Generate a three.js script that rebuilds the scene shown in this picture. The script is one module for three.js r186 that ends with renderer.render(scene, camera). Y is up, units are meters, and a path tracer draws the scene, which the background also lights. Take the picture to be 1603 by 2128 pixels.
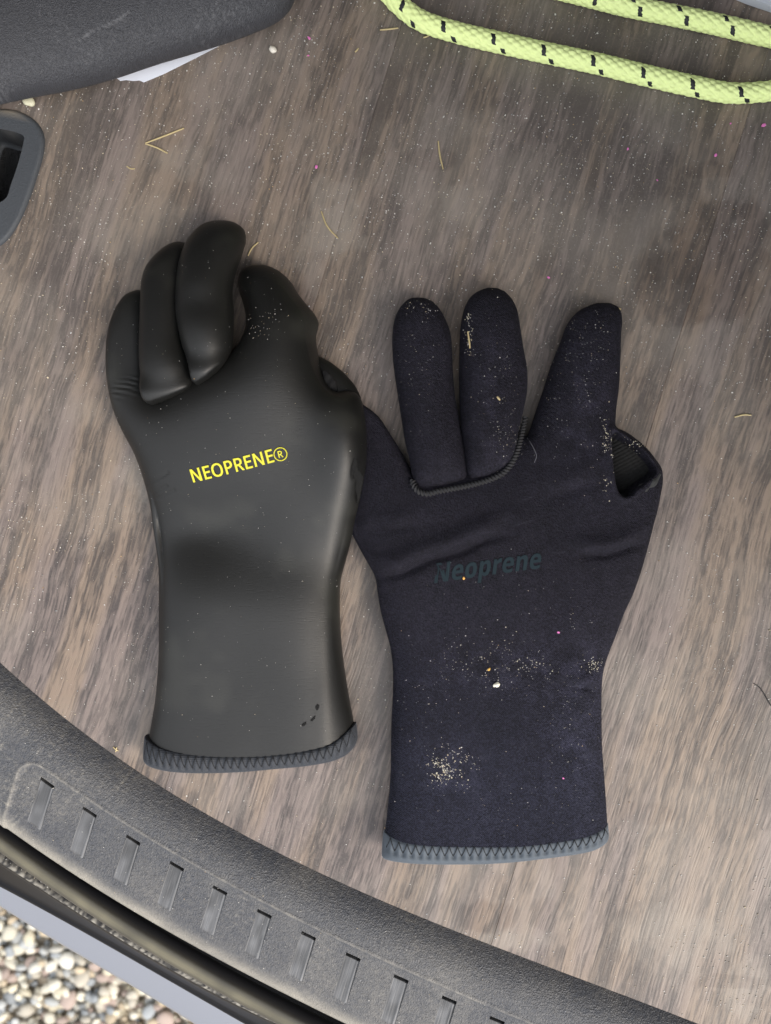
import * as THREE from 'three';
import { FontLoader } from 'three/addons/loaders/FontLoader.js';
import { TextGeometry } from 'three/addons/geometries/TextGeometry.js';
import { mergeGeometries, mergeVertices } from 'three/addons/utils/BufferGeometryUtils.js';

// ---------------------------------------------------------------- camera, sky, sun, exposure
const H = 0.45, MPP = 0.39 / 1603;                       // height of the lens over the boot floor; metres per picture point on the floor
const scene = new THREE.Scene();
const camera = new THREE.PerspectiveCamera(2 * Math.atan(0.5 * 2128 * MPP / H) * 180 / Math.PI, 1603 / 2128, 0.02, 60);
camera.position.set(0, H, 0); camera.up.set(0, 0, -1); camera.lookAt(0, 0, 0);
camera.focus = 0.44; camera.userData.fStop = 9;
const renderer = new THREE.WebGLRenderer({ antialias: true });
renderer.toneMapping = THREE.LinearToneMapping;
renderer.toneMappingExposure = 2.08;
renderer.shadowMap.enabled = true;
const SUN = new THREE.Vector3(0.62, 0.72, 0.38).normalize();
{
  const w = 512, h = 256, d = new Float32Array(w * h * 4);
  for (let j = 0; j < h; j++) for (let i = 0; i < w; i++) {
    const el = ((j + 0.5) / h - 0.5) * Math.PI, az = ((i + 0.5) / w - 0.5) * 2 * Math.PI;
    const v = new THREE.Vector3(Math.cos(el) * Math.cos(az), Math.sin(el), Math.cos(el) * Math.sin(az));
    const up = Math.max(0, v.y), cs = Math.max(0, v.dot(SUN));
    const L = 0.9 * (0.55 + 0.45 * up) + 0.9 * Math.pow(cs, 6), o = (j * w + i) * 4;
    if (v.y < 0) { d[o] = 0.3; d[o + 1] = 0.29; d[o + 2] = 0.27; } else { d[o] = L * 0.97; d[o + 1] = L; d[o + 2] = L * 1.06; }
    d[o + 3] = 1;
  }
  const t = new THREE.DataTexture(d, w, h, THREE.RGBAFormat, THREE.FloatType);
  t.mapping = THREE.EquirectangularReflectionMapping; t.magFilter = THREE.LinearFilter; t.needsUpdate = true;
  scene.background = t; scene.environment = t;
}
const sun = new THREE.DirectionalLight(0xfff1e0, 1.5);
sun.position.copy(SUN).multiplyScalar(3); sun.castShadow = true; sun.shadow.radius = 45;
Object.assign(sun.shadow.camera, { left: -1, right: 1, top: 1, bottom: -1, near: 0.1, far: 8 });
scene.add(sun, sun.target);

// ---------------------------------------------------------------- helpers
let seed = 12345;
const rnd = () => { seed = (seed * 1664525 + 1013904223) >>> 0; return seed / 4294967296; };
const hash = (x, y, k = 0) => { let h = (x * 374761393 + y * 668265263 + k * 2147483647) | 0; h = Math.imul(h ^ (h >>> 13), 1274126177); h ^= h >>> 16; return (h >>> 0) / 4294967296; };
const noise = (x, y, k = 0) => { const i = Math.floor(x), j = Math.floor(y); let a = x - i, b = y - j; a = a * a * (3 - 2 * a); b = b * b * (3 - 2 * b); const p = hash(i, j, k), q = hash(i + 1, j, k), r = hash(i, j + 1, k), s = hash(i + 1, j + 1, k); return p + (q - p) * a + (r - p) * b + (p - q - r + s) * a * b; };
const fbm = (x, y, k = 0, n = 4) => { let s = 0, a = 0.5, t = 0; for (let i = 0; i < n; i++) { s += a * noise(x, y, k + i); t += a; x = x * 2.03 + 7.1; y = y * 2.03 + 3.7; a *= 0.5; } return s / t; };
const clamp = (x, a = 0, b = 1) => Math.min(b, Math.max(a, x));
const sst = (a, b, x) => { x = clamp((x - a) / (b - a)); return x * x * (3 - 2 * x); };
const lerp = (a, b, t) => a + (b - a) * t;
const gauss = (x) => Math.exp(-x * x);
const P = (px, py, y = 0) => { const k = MPP * (H - y) / H; return [(px - 801.5) * k, (py - 1064) * k]; };   // a point measured in the picture, at height y: [x, z] in metres
const poly = (list, y = 0, ox = 0, oy = 0, sc = 1) => list.map(([a, b]) => P(ox + sc * a, oy + sc * b, y));
function curve(pts, closed, step = 0.0012) {             // smooth dense outline through points
  const c = new THREE.CatmullRomCurve3(pts.map(([x, z]) => new THREE.Vector3(x, 0, z)), closed, 'centripetal');
  return c.getSpacedPoints(Math.max(12, Math.round(c.getLength() / step))).map((p) => [p.x, p.z]).slice(0, closed ? -1 : undefined);
}
const names = {};
const numbered = (n) => { const k = names[n] = (names[n] ?? -1) + 1; return k ? `${n}_${String(k).padStart(3, '0')}` : n; };
function tag(o, name, label, category, extra = {}) { o.name = numbered(name); o.userData = { label, ...(category ? { category } : {}), ...extra }; scene.add(o); return o; }
function mesh(geo, mat, name, parent) { const m = new THREE.Mesh(geo, mat); m.castShadow = m.receiveShadow = true; if (name) m.name = name; if (parent) parent.add(m); return m; }
function geom(pos, idx, uv, col, nor) {
  const g = new THREE.BufferGeometry();
  g.setAttribute('position', new THREE.BufferAttribute(new Float32Array(pos), 3));
  if (uv) g.setAttribute('uv', new THREE.BufferAttribute(new Float32Array(uv), 2));
  if (col) g.setAttribute('color', new THREE.BufferAttribute(new Float32Array(col), 3));
  g.setIndex(new THREE.BufferAttribute(new Uint32Array(idx), 1));
  if (nor) g.setAttribute('normal', new THREE.BufferAttribute(new Float32Array(nor), 3)); else g.computeVertexNormals();
  return g;
}
function tex(w, h, f, srgb = false) {                   // f(u, v) in 0..1 -> [r, g, b] 0..1 (or a number)
  const d = new Uint8Array(w * h * 4);
  for (let j = 0; j < h; j++) for (let i = 0; i < w; i++) {
    const c = f((i + 0.5) / w, (j + 0.5) / h, i, j), o = (j * w + i) * 4;
    if (typeof c === 'number') d[o] = d[o + 1] = d[o + 2] = clamp(c) * 255; else for (let k = 0; k < 3; k++) d[o + k] = clamp(c[k]) * 255;
    d[o + 3] = 255;
  }
  const t = new THREE.DataTexture(d, w, h); t.wrapS = t.wrapT = THREE.RepeatWrapping; t.magFilter = THREE.LinearFilter; t.minFilter = THREE.LinearMipmapLinearFilter; t.generateMipmaps = true;
  if (srgb) t.colorSpace = THREE.SRGBColorSpace; t.needsUpdate = true; return t;
}
// periodic value noise for tiling textures
const pnoise = (x, y, n, m, k) => { const i = Math.floor(x), j = Math.floor(y); let a = x - i, b = y - j; a = a * a * (3 - 2 * a); b = b * b * (3 - 2 * b); const g = (p, q) => hash(((p % n) + n) % n, ((q % m) + m) % m, k); return lerp(lerp(g(i, j), g(i + 1, j), a), lerp(g(i, j + 1), g(i + 1, j + 1), a), b); };
const std = (o) => new THREE.MeshStandardMaterial(o), phys = (o) => new THREE.MeshPhysicalMaterial(o);
const rgb = (r, g, b) => new THREE.Color().setRGB(r, g, b);

// A stuffed flat shape: the outline is measured, the swelling solves a membrane equation inside it, so broad places are fuller than narrow ones.
class Puff {
  constructor(outline, o) {
    Object.assign(this, { R: 0.011, top: 0.02, bot: 0.0075, mid: () => 0.008, disp: () => 0, g: 0.0009, mod: (x, z, u) => u, clip: null, color: null, cell: 0.00085 }, o);
    const xs = outline.map((p) => p[0]), zs = outline.map((p) => p[1]), pad = 0.006, g = this.g;
    this.x0 = Math.min(...xs) - pad; this.z0 = Math.min(...zs) - pad;
    this.nx = Math.ceil((Math.max(...xs) + pad - this.x0) / g) + 1; this.nz = Math.ceil((Math.max(...zs) + pad - this.z0) / g) + 1;
    const { nx, nz } = this, u = this.u = new Float32Array(nx * nz), inside = new Uint8Array(nx * nz), n = outline.length;
    for (let j = 0; j < nz; j++) for (let i = 0; i < nx; i++) {
      const x = this.x0 + i * g, z = this.z0 + j * g; let d2 = 1e9, odd = false;
      for (let k = 0; k < n; k++) {
        const [ax, az] = outline[k], [bx, bz] = outline[(k + 1) % n], ex = bx - ax, ez = bz - az;
        const t = clamp(((x - ax) * ex + (z - az) * ez) / (ex * ex + ez * ez + 1e-12)), dx = ax + ex * t - x, dz = az + ez * t - z, q = dx * dx + dz * dz;
        if (q < d2) d2 = q;
        if ((az > z) !== (bz > z) && x < ax + (z - az) / (bz - az) * ex) odd = !odd;
      }
      const d = Math.sqrt(d2); inside[j * nx + i] = odd ? 1 : 0; u[j * nx + i] = odd ? 1 - Math.exp(-d / this.R) : -d / this.R;
    }
    const q = g * g / (this.R * this.R), list = []; for (let k = 0; k < nx * nz; k++) if (inside[k]) list.push(k);
    for (let it = 0; it < 160; it++) for (const k of list) { const v = (u[k - 1] + u[k + 1] + u[k - nx] + u[k + nx] + q) / (4 + q); u[k] += 1.85 * (v - u[k]); }
  }
  U(x, z) {                                              // cubic B-spline lookup
    const { nx, nz, u } = this; let a = (x - this.x0) / this.g, b = (z - this.z0) / this.g;
    if (a < 1 || b < 1 || a > nx - 3 || b > nz - 3) return -1;
    const i = Math.floor(a), j = Math.floor(b); a -= i; b -= j; let s = 0;
    const w = (t) => [(1 - t) ** 3 / 6, (3 * t ** 3 - 6 * t * t + 4) / 6, (-3 * t ** 3 + 3 * t * t + 3 * t + 1) / 6, t ** 3 / 6], wa = w(a), wb = w(b);
    for (let q = 0; q < 4; q++) { const o = (j + q - 1) * nx + i - 1; s += wb[q] * (wa[0] * u[o] + wa[1] * u[o + 1] + wa[2] * u[o + 2] + wa[3] * u[o + 3]); }
    return this.mod(x, z, s);
  }
  F(x, y, z) { const u = this.U(x, z), c = this.mid(x, z) + this.disp(x, z) * clamp(u * 4), t = y - c, a = t > 0 ? this.top : this.bot; let f = t * t / (a * a) - u; if (this.clip) f = Math.max(f, this.clip(x, z) * 400); return f; }
  height(x, z) { const u = this.U(x, z); return u <= 0 || (this.clip && this.clip(x, z) > 0) ? -1 : this.mid(x, z) + this.disp(x, z) * clamp(u * 4) + this.top * Math.sqrt(u); }
  geometry() {                                           // surface nets, each vertex then moved onto the surface
    const s = this.cell, X = this.nx * this.g, Z = this.nz * this.g; let lo = 1, hi = -1;
    const nx = Math.ceil(X / s), nz = Math.ceil(Z / s), cu = new Float32Array(nx * nz), cc = new Float32Array(nx * nz), cl = new Float32Array(nx * nz).fill(-9);
    for (let k = 0; k < nz; k++) for (let i = 0; i < nx; i++) {
      const x = this.x0 + i * s, z = this.z0 + k * s, u = this.U(x, z), c = this.mid(x, z) + this.disp(x, z) * clamp(u * 4), n = k * nx + i;
      cu[n] = u; cc[n] = c; if (this.clip) cl[n] = this.clip(x, z) * 400;
      if (u > 0) { lo = Math.min(lo, c - this.bot * Math.sqrt(u)); hi = Math.max(hi, c + this.top * Math.sqrt(u)); }
    }
    const y0 = lo - 2.5 * s, ny = Math.ceil((hi - lo) / s) + 6, sl = nx * nz, f = new Float32Array(sl * ny);
    for (let j = 0; j < ny; j++) for (let n = 0; n < sl; n++) { const t = y0 + j * s - cc[n], a = t > 0 ? this.top : this.bot; f[j * sl + n] = Math.max(t * t / (a * a) - cu[n], cl[n]); }
    const at = new Int32Array(sl * ny).fill(-1), pos = [], idx = [], E = [[0, 1], [2, 3], [4, 5], [6, 7], [0, 2], [1, 3], [4, 6], [5, 7], [0, 4], [1, 5], [2, 6], [3, 7]];
    const off = [0, 1, nx, nx + 1, sl, sl + 1, sl + nx, sl + nx + 1];
    for (let j = 0; j < ny - 1; j++) for (let k = 0; k < nz - 1; k++) for (let i = 0; i < nx - 1; i++) {
      const b = j * sl + k * nx + i; let m = 0; for (let q = 0; q < 8; q++) if (f[b + off[q]] < 0) m |= 1 << q;
      if (!m || m === 255) continue;
      let sx = 0, sy = 0, sz = 0, c = 0;
      for (const [p, q] of E) if (((m >> p) ^ (m >> q)) & 1) { const a = f[b + off[p]], t = a / (a - f[b + off[q]]); sx += (p & 1) + t * ((q & 1) - (p & 1)); sz += (p >> 1 & 1) + t * ((q >> 1 & 1) - (p >> 1 & 1)); sy += (p >> 2) + t * ((q >> 2) - (p >> 2)); c++; }
      at[b] = pos.length / 3; pos.push(this.x0 + (i + sx / c) * s, y0 + (j + sy / c) * s, this.z0 + (k + sz / c) * s);
    }
    const quad = (a, b, c, d, flip) => { if (a < 0 || b < 0 || c < 0 || d < 0) return; if (flip) idx.push(a, b, c, a, c, d); else idx.push(a, c, b, a, d, c); };
    for (let j = 1; j < ny - 1; j++) for (let k = 1; k < nz - 1; k++) for (let i = 1; i < nx - 1; i++) {
      const b = j * sl + k * nx + i, v = f[b] < 0;
      if (v !== f[b + 1] < 0) quad(at[b], at[b - nx], at[b - nx - sl], at[b - sl], !v);
      if (v !== f[b + nx] < 0) quad(at[b], at[b - sl], at[b - sl - 1], at[b - 1], !v);
      if (v !== f[b + sl] < 0) quad(at[b], at[b - 1], at[b - 1 - nx], at[b - nx], !v);
    }
    const nor = [], uv = [], col = this.color ? [] : null, e = 0.0004;
    for (let n = 0; n < pos.length; n += 3) {
      let [x, y, z] = [pos[n], pos[n + 1], pos[n + 2]], gx, gy, gz, l2;
      for (let it = 0; it < 2; it++) {
        gx = (this.F(x + e, y, z) - this.F(x - e, y, z)) / (2 * e); gy = (this.F(x, y + e, z) - this.F(x, y - e, z)) / (2 * e); gz = (this.F(x, y, z + e) - this.F(x, y, z - e)) / (2 * e);
        l2 = gx * gx + gy * gy + gz * gz + 1e-9; if (it) break;
        let t = this.F(x, y, z) / l2; const q = Math.abs(t) * Math.sqrt(l2); if (q > s * 0.5) t *= s * 0.5 / q;
        x -= t * gx; y -= t * gy; z -= t * gz;
      }
      pos[n] = x; pos[n + 1] = y; pos[n + 2] = z; l2 = Math.sqrt(l2); nor.push(gx / l2, gy / l2, gz / l2); uv.push(x * 20, z * 20);
      if (col) col.push(...this.color(x, y, z));
    }
    // the winding follows the normals
    const [a, b, c] = idx, p = (k) => new THREE.Vector3(pos[3 * k], pos[3 * k + 1], pos[3 * k + 2]);
    if (p(b).sub(p(a)).cross(p(c).sub(p(a))).dot(new THREE.Vector3(nor[3 * a], nor[3 * a + 1], nor[3 * a + 2])) < 0) for (let k = 0; k < idx.length; k += 3) [idx[k], idx[k + 1]] = [idx[k + 1], idx[k]];
    return geom(pos, idx, uv, col, nor);
  }
}
function tubeGeo(pts, r, seg = 8, step = 0.0008, close = false, rf = null) {
  const c = new THREE.CatmullRomCurve3(pts, close, 'centripetal'), n = Math.max(4, Math.round(c.getLength() / step));
  const g = new THREE.TubeGeometry(c, n, r, seg, close);
  if (rf) { const p = g.attributes.position; for (let i = 0; i <= n; i++) { const q = c.getPointAt(i / n); for (let j = 0; j <= seg; j++) { const k = i * (seg + 1) + j, v = new THREE.Vector3().fromBufferAttribute(p, k).sub(q).multiplyScalar(rf(i / n, j / seg)); p.setXYZ(k, q.x + v.x, q.y + v.y, q.z + v.z); } } g.computeVertexNormals(); }
  return g;
}

// ---------------------------------------------------------------- the car's own axes: s across the car, t towards the back (the wood grain runs along t)
const TH = 17.2 * Math.PI / 180, CT = Math.cos(TH), ST = Math.sin(TH);
const toST = ([x, z]) => [x * CT + z * ST, -x * ST + z * CT], fromST = (s, t) => [s * CT - t * ST, s * ST + t * CT];
function fit(list, y, deg = 3) {                          // smooth curve t(s) through points measured in the picture
  const q = list.map(([a, b]) => toST(P(a, b, y))), n = deg + 1, A = Array.from({ length: n }, () => new Float64Array(n + 1)), k = 5;
  for (const [s, t] of q) for (let i = 0; i < n; i++) { for (let j = 0; j < n; j++) A[i][j] += (s * k) ** (i + j); A[i][n] += t * (s * k) ** i; }
  for (let i = 0; i < n; i++) { let m = i; for (let r = i; r < n; r++) if (Math.abs(A[r][i]) > Math.abs(A[m][i])) m = r; [A[i], A[m]] = [A[m], A[i]]; for (let r = 0; r < n; r++) if (r !== i) { const w = A[r][i] / A[i][i]; for (let c = i; c <= n; c++) A[r][c] -= w * A[i][c]; } }
  const co = A.map((r, i) => r[n] / r[i]), ss = q.map((p) => p[0]), lo = Math.min(...ss) - 0.02, hi = Math.max(...ss) + 0.02;
  const ev = (s) => co.reduce((a, c, i) => a + c * (s * k) ** i, 0), dv = (s) => (ev(s + 1e-4) - ev(s - 1e-4)) / 2e-4, cu = -0.6;
  return (s) => s < lo ? ev(lo) + dv(lo) * (s - lo) + cu * (s - lo) ** 2 : s > hi ? ev(hi) + dv(hi) * (s - hi) + cu * (s - hi) ** 2 : ev(s);
}
const tA = fit([[0, 1374], [44, 1416], [109, 1466], [175, 1523], [262, 1588], [327, 1625], [393, 1671], [458, 1708], [524, 1743], [600, 1778], [725, 1838], [850, 1894], [975, 1947], [1100, 1994], [1226, 2041], [1351, 2085], [1445, 2125]], -0.001);
const tB = fit([[131, 1625], [197, 1671], [262, 1713], [328, 1752], [393, 1789], [480, 1841], [568, 1885], [655, 1929], [725, 1960], [850, 2019], [975, 2072], [1038, 2100]], 0.006);
const tC = fit([[0, 1715], [44, 1750], [87, 1780], [153, 1820], [218, 1863], [306, 1916], [393, 1964], [480, 2012], [568, 2060], [700, 2123]], 0.002);
const tD = fit([[0, 1752], [87, 1813], [175, 1874], [262, 1931], [349, 1983], [437, 2031], [524, 2084], [611, 2127]], -0.006);
const tE = fit([[0, 1787], [87, 1839], [175, 1896], [262, 1957], [349, 2005], [437, 2049], [568, 2119]], -0.016);
const tF = fit([[0, 1843], [87, 1890], [175, 1938], [262, 1987], [349, 2038], [437, 2087], [502, 2125]], -0.03);
const tG = fit([[0, 1885], [87, 1938], [175, 1994], [262, 2042], [349, 2095], [402, 2128]], -0.034);

// ---------------------------------------------------------------- ground and gravel, far below the bumper
const GY = -0.62;
{
  const gt = tex(512, 512, (u, v) => { const n = fbm(u * 30, v * 30, 3), m = noise(u * 200, v * 200, 9); return [0.5 + 0.25 * n + 0.1 * m, 0.47 + 0.23 * n + 0.1 * m, 0.42 + 0.2 * n + 0.1 * m]; }, true); gt.repeat.set(12, 12);
  const g = new THREE.CircleGeometry(6, 48); g.rotateX(-Math.PI / 2);
  const m = mesh(g, std({ map: gt, roughness: 1 })); m.position.y = GY - 0.012; tag(m, 'ground', 'pale gravelly ground under the car', null, { kind: 'structure' });
  const ico = mergeVertices(new THREE.IcosahedronGeometry(1, 2).deleteAttribute('uv').deleteAttribute('normal')), p = ico.attributes.position;
  for (let i = 0; i < p.count; i++) { const v = new THREE.Vector3().fromBufferAttribute(p, i), k = 0.68 + 0.62 * fbm(v.x * 1.4 + 9, v.y * 1.4 + v.z * 1.9 + 4, 5, 2); p.setXYZ(i, v.x * k, v.y * k * (v.y > 0 ? 0.9 : 1), v.z * k * (1 + 0.2 * v.x)); }
  ico.computeVertexNormals();
  const place = []; const c0 = P(150, 2050, GY), tones = [[0.62, 0.56, 0.44], [0.68, 0.64, 0.55], [0.5, 0.46, 0.4], [0.42, 0.43, 0.44], [0.3, 0.32, 0.35], [0.7, 0.66, 0.58], [0.52, 0.43, 0.32], [0.38, 0.3, 0.27], [0.6, 0.58, 0.54]];
  for (let layer = 0; layer < 3; layer++) { const sp = [0.009, 0.011, 0.014][layer]; for (let x = -0.55; x < 0.55; x += sp) for (let z = -0.5; z < 0.4; z += sp) { if (rnd() < [0.05, 0.25, 0.35][layer]) continue; place.push([c0[0] + x + (rnd() - 0.5) * sp, c0[1] + z + (rnd() - 0.5) * sp, layer]); } }
  const im = new THREE.InstancedMesh(ico, std({ roughness: 0.75 }), place.length), o = new THREE.Object3D(), col = new THREE.Color();
  place.forEach(([x, z, l], i) => {
    const r = (0.0034 + 0.0054 * rnd() * rnd()) * (1 + 0.2 * l); o.position.set(x, GY - 0.008 + l * 0.006 + 0.003 * rnd(), z); o.rotation.set(rnd() * 0.8, rnd() * 6.3, rnd() * 0.8); o.scale.set(r * (0.8 + 0.6 * rnd()), r * (0.55 + 0.3 * rnd()), r * (0.8 + 0.3 * rnd())); o.updateMatrix(); im.setMatrixAt(i, o.matrix);
    const t = tones[Math.floor(rnd() * tones.length)], k = 0.64 + 0.33 * rnd(); im.setColorAt(i, col.setRGB(Math.min(0.85, t[0] * k), Math.min(0.85, t[1] * k), Math.min(0.82, t[2] * k * 0.95)));
  });
  im.castShadow = im.receiveShadow = true; tag(im, 'gravel', 'loose tan white and grey pebbles on the ground past the bumper', 'gravel', { kind: 'stuff' });
}

// ---------------------------------------------------------------- the car: sill trim with treads, rubber seal, black gutter, silver bumper
const grainBump = tex(512, 512, (u, v) => { const n = 64, a = pnoise(u * n, v * n, n, n, 1), b = pnoise(u * n * 2 + 3, v * n * 2, n * 2, n * 2, 2), c = pnoise(u * 24, v * 24, 24, 24, 3); return 0.5 + 0.5 * (0.55 * Math.abs(a - 0.5) * 2 + 0.35 * Math.abs(b - 0.5) * 2 + 0.1 * c) - 0.2; });
grainBump.repeat.set(1, 1); const grainBump2 = grainBump.clone(); grainBump2.repeat.set(1.9, 1.9); grainBump2.needsUpdate = true;
const car = new THREE.Group();
const S0 = -0.34, S1 = 0.36;
{
  const sillMat = std({ vertexColors: true, roughness: 0.5, bumpMap: grainBump, bumpScale: 0.0008 });
  const insetS = toST(P(28, 1640, 0.006))[0];
  const inset = (s, t) => { const a = t - tB(s), b = (s - insetS) * 0.9, r = 0.011; const d = a < r && b < r ? r - Math.hypot(r - a, r - b) : Math.min(a, b); return d; };   // inside the tread field where > 0
  const sillY = (s, t) => {
    const d = t - tA(s), w = tC(s) - t; let y = -0.013 + 0.0195 * (1 - (1 - clamp((d + 0.004) / 0.030)) ** 2.6);
    const q = inset(s, t); y -= 0.0009 * sst(0, 0.0012, q); y += 0.0004 * gauss((q + 0.0006) / 0.0007);
    y -= 0.0045 * (1 - sst(0, 0.013, w)) ** 2; if (w < 0.0012) y -= 0.0012 * sst(0.0012, 0, w);
    return y;
  };
  const sillCol = (s, t) => {
    const q = inset(s, t), w = tC(s) - t, [x, z] = fromST(s, t), dust = clamp(0.5 * gauss((q + 0.0003) / 0.0006) * (0.2 + 0.9 * noise(x * 500, z * 500, 4)) + 0.95 * (1 - sst(0.0005, 0.011, w)) * (0.55 + 0.6 * fbm(x * 120, z * 120, 8)) + 0.1 * fbm(x * 40, z * 40, 6) + 0.2 * sst(0.4, 0.75, fbm(x * 30, z * 30, 12)) * (0.2 + 1.2 * noise(x * 1100, z * 1100, 2)) + 0.16 * (noise(x * 1000, z * 1000, 14) - 0.35) + 0.1 * sst(0.7, 0.95, noise(x * 1800, z * 1800, 3)) + 0.35 * sst(0.5, 0.7, fbm(x * 30 + 4, z * 30, 15)) * (Math.pow(1 - Math.abs(noise(x * 90 + z * 60, z * 900 - x * 500, 16) - 0.5) * 2, 24) + Math.pow(1 - Math.abs(noise(x * 800 + z * 700, z * 80, 17) - 0.5) * 2, 30)));
    return [lerp(0.046, 0.29, dust), lerp(0.05, 0.268, dust), lerp(0.06, 0.23, dust)];
  };
  // treads: ramps let into the sill, each parallel to the car's length
  const treads = [];
  for (const [a, b] of [[101, 1619], [189, 1679], [281, 1733], [372, 1787], [461, 1838], [553, 1889], [644, 1938], [736, 1984], [835, 2032], [935, 2076], [1035, 2118]]) { const [s] = toST(P(a, b, 0.006)); treads.push([s - 0.0039, s + 0.0039]); }
  const tt0 = (s) => tB(s) + 0.0045, tt1 = (s) => tC(s) - 0.0125;
  const ss = []; for (let s = S0; s <= S1; s += 0.0009) ss.push(s);
  for (const [a, b] of treads) { for (let k = ss.length - 1; k >= 0; k--) if (Math.abs(ss[k] - a) < 0.0005 || Math.abs(ss[k] - b) < 0.0005) ss.splice(k, 1); ss.push(a, b); }
  ss.sort((a, b) => a - b);
  const fr = []; { const n1 = 44, n2 = 30, n3 = 18; for (let i = 0; i <= n1; i++) fr.push([0, i / n1]); for (let i = 1; i <= n2; i++) fr.push([1, i / n2]); for (let i = 1; i <= n3; i++) fr.push([2, i / n3]); }
  const tAt = (s, [k, f]) => k === 0 ? lerp(tA(s) - 0.004, tt0(s), f) : k === 1 ? lerp(tt0(s), tt1(s), f) : lerp(tt1(s), tC(s), f);
  const pos = [], uv = [], col = [], idx = [], nr = fr.length + 1;
  for (const s of ss) {
    for (const f of fr) { const t = tAt(s, f), [x, z] = fromST(s, t); pos.push(x, sillY(s, t), z); uv.push(x * 24, z * 24); col.push(...sillCol(s, t)); }
    const t = tC(s) + 0.0004, [x, z] = fromST(s, t); pos.push(x, -0.02, z); uv.push(x * 18, z * 18 + 0.3); col.push(0.02, 0.02, 0.022);
  }
  for (let i = 0; i + 1 < ss.length; i++) { const mid = (ss[i] + ss[i + 1]) / 2, hole = treads.some(([a, b]) => mid > a && mid < b); for (let j = 0; j + 1 < nr; j++) { if (hole && fr[j + 1] && fr[j + 1][0] === 1) continue; const a = i * nr + j, b = a + nr; idx.push(a, a + 1, b, b, a + 1, b + 1); } }
  const sill = mesh(geom(pos, idx, uv, col), sillMat, 'sill_trim', car);
  const padMat = std({ vertexColors: true, roughness: 0.5, bumpMap: tex(256, 256, (u, v) => 0.5 + 0.5 * (pnoise(u * 60, v * 8, 60, 8, 3) - 0.5) + 0.3 * (pnoise(u * 20, v * 20, 20, 20, 5) - 0.5)), bumpScale: 0.0002 });
  for (const [a, b] of treads) {
    const p = [], u2 = [], c = [], ix = [], rows = 40, cols = [a, a, a + 0.0005, lerp(a, b, 0.35), lerp(a, b, 0.62), b - 0.0016, b - 0.0011, b - 0.0005, b, b];
    for (let j = 0; j <= rows; j++) cols.forEach((s, k) => {
      const f = [0, 0.004, 0.074, 0.076][j] ?? lerp(0.076, 1, (j - 3) / (rows - 3)), t = lerp(tt0(s), tt1(s), f), [x, z] = fromST(s, t), edge = k === 0 || k === cols.length - 1;
      const dep = f < 0.075 ? 0.0042 : 0.0009 * Math.pow(1 - f, 0.8), d = edge || j === 0 || j === rows ? 0 : dep + (k === 6 ? -0.00035 : 0.0001 + 0.0002 * noise(x * 900, z * 300, 4));
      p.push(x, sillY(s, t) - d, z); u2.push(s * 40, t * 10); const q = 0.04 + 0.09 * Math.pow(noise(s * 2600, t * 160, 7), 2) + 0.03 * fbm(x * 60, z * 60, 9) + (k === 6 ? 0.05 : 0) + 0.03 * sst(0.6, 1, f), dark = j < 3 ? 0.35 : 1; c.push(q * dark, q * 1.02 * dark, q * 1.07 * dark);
    });
    for (let j = 0; j < rows; j++) for (let k = 0; k + 1 < cols.length; k++) { const q = j * cols.length + k, r = q + cols.length; ix.push(q, r, q + 1, q + 1, r, r + 1); }
    mesh(geom(p, ix, u2, c), padMat, 'tread', sill);
  }
  // a strip swept along s: profile points [t offset function, y]
  const strip = (rows, colf, mat, name, step = 0.0012) => {
    const p = [], u2 = [], c = [], ix = []; let n = 0;
    for (let s = S0; s <= S1; s += step, n++) rows.forEach(([tf, y, dd], k) => { const t = tf(s) + (dd || 0), [x, z] = fromST(s, t); p.push(x, y, z); u2.push(x * 20, z * 20 + k * 0.02); c.push(...colf(x, z, k / (rows.length - 1))); });
    for (let i = 0; i + 1 < n; i++) for (let k = 0; k + 1 < rows.length; k++) { const a = i * rows.length + k, b = a + rows.length; ix.push(a, a + 1, b, b, a + 1, b + 1); }
    return mesh(geom(p, ix, u2, c), mat, name, car);
  };
  const arc = (tf, y, r, a0, a1, n, sq = 1) => Array.from({ length: n + 1 }, (_, i) => { const a = lerp(a0, a1, i / n); return [tf, y + r * sq * Math.sin(a), -r * Math.cos(a)]; });
  strip(arc(tD, -0.0112, 0.0062, -0.9, Math.PI + 0.9, 18), (x, z, k) => { const d = gauss((k - 0.53) / 0.1) * (0.35 + 0.9 * fbm(x * 60, z * 60, 21)); return [lerp(0.008, 0.15, d), lerp(0.008, 0.135, d), lerp(0.010, 0.09, d)]; }, phys({ vertexColors: true, roughness: 0.33, specularIntensity: 0.7, bumpMap: grainBump, bumpScale: 0.00006 }), 'rubber_seal');
  const gut = [[tC, -0.021, -0.006], [tD, -0.024, 0], [tE, -0.0195, -0.0024], [tE, -0.0172, -0.0004], [tE, -0.0166, 0.001], [tE, -0.0168, 0.002]];
  strip(gut, (x, z, k) => { const d = sst(0.35, 0.8, k) * sst(0.3, 0.9, noise(x * 2600, z * 2600, 5)); return [lerp(0.012, 0.3, d), lerp(0.012, 0.28, d), lerp(0.013, 0.24, d)]; }, std({ vertexColors: true, roughness: 0.8 }), 'gutter');
  const lip = [[tE, -0.0169, 0.0021], [tE, -0.0178, 0.0035], [tE, -0.0202, 0.0052], [(s) => lerp(tE(s), tF(s), 0.62), -0.0255], [(s) => lerp(tE(s), tF(s), 0.8), -0.029], [(s) => lerp(tE(s), tF(s), 0.92), -0.0298], [tF, -0.0302], [tF, -0.0312, 0.0006]];
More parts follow.
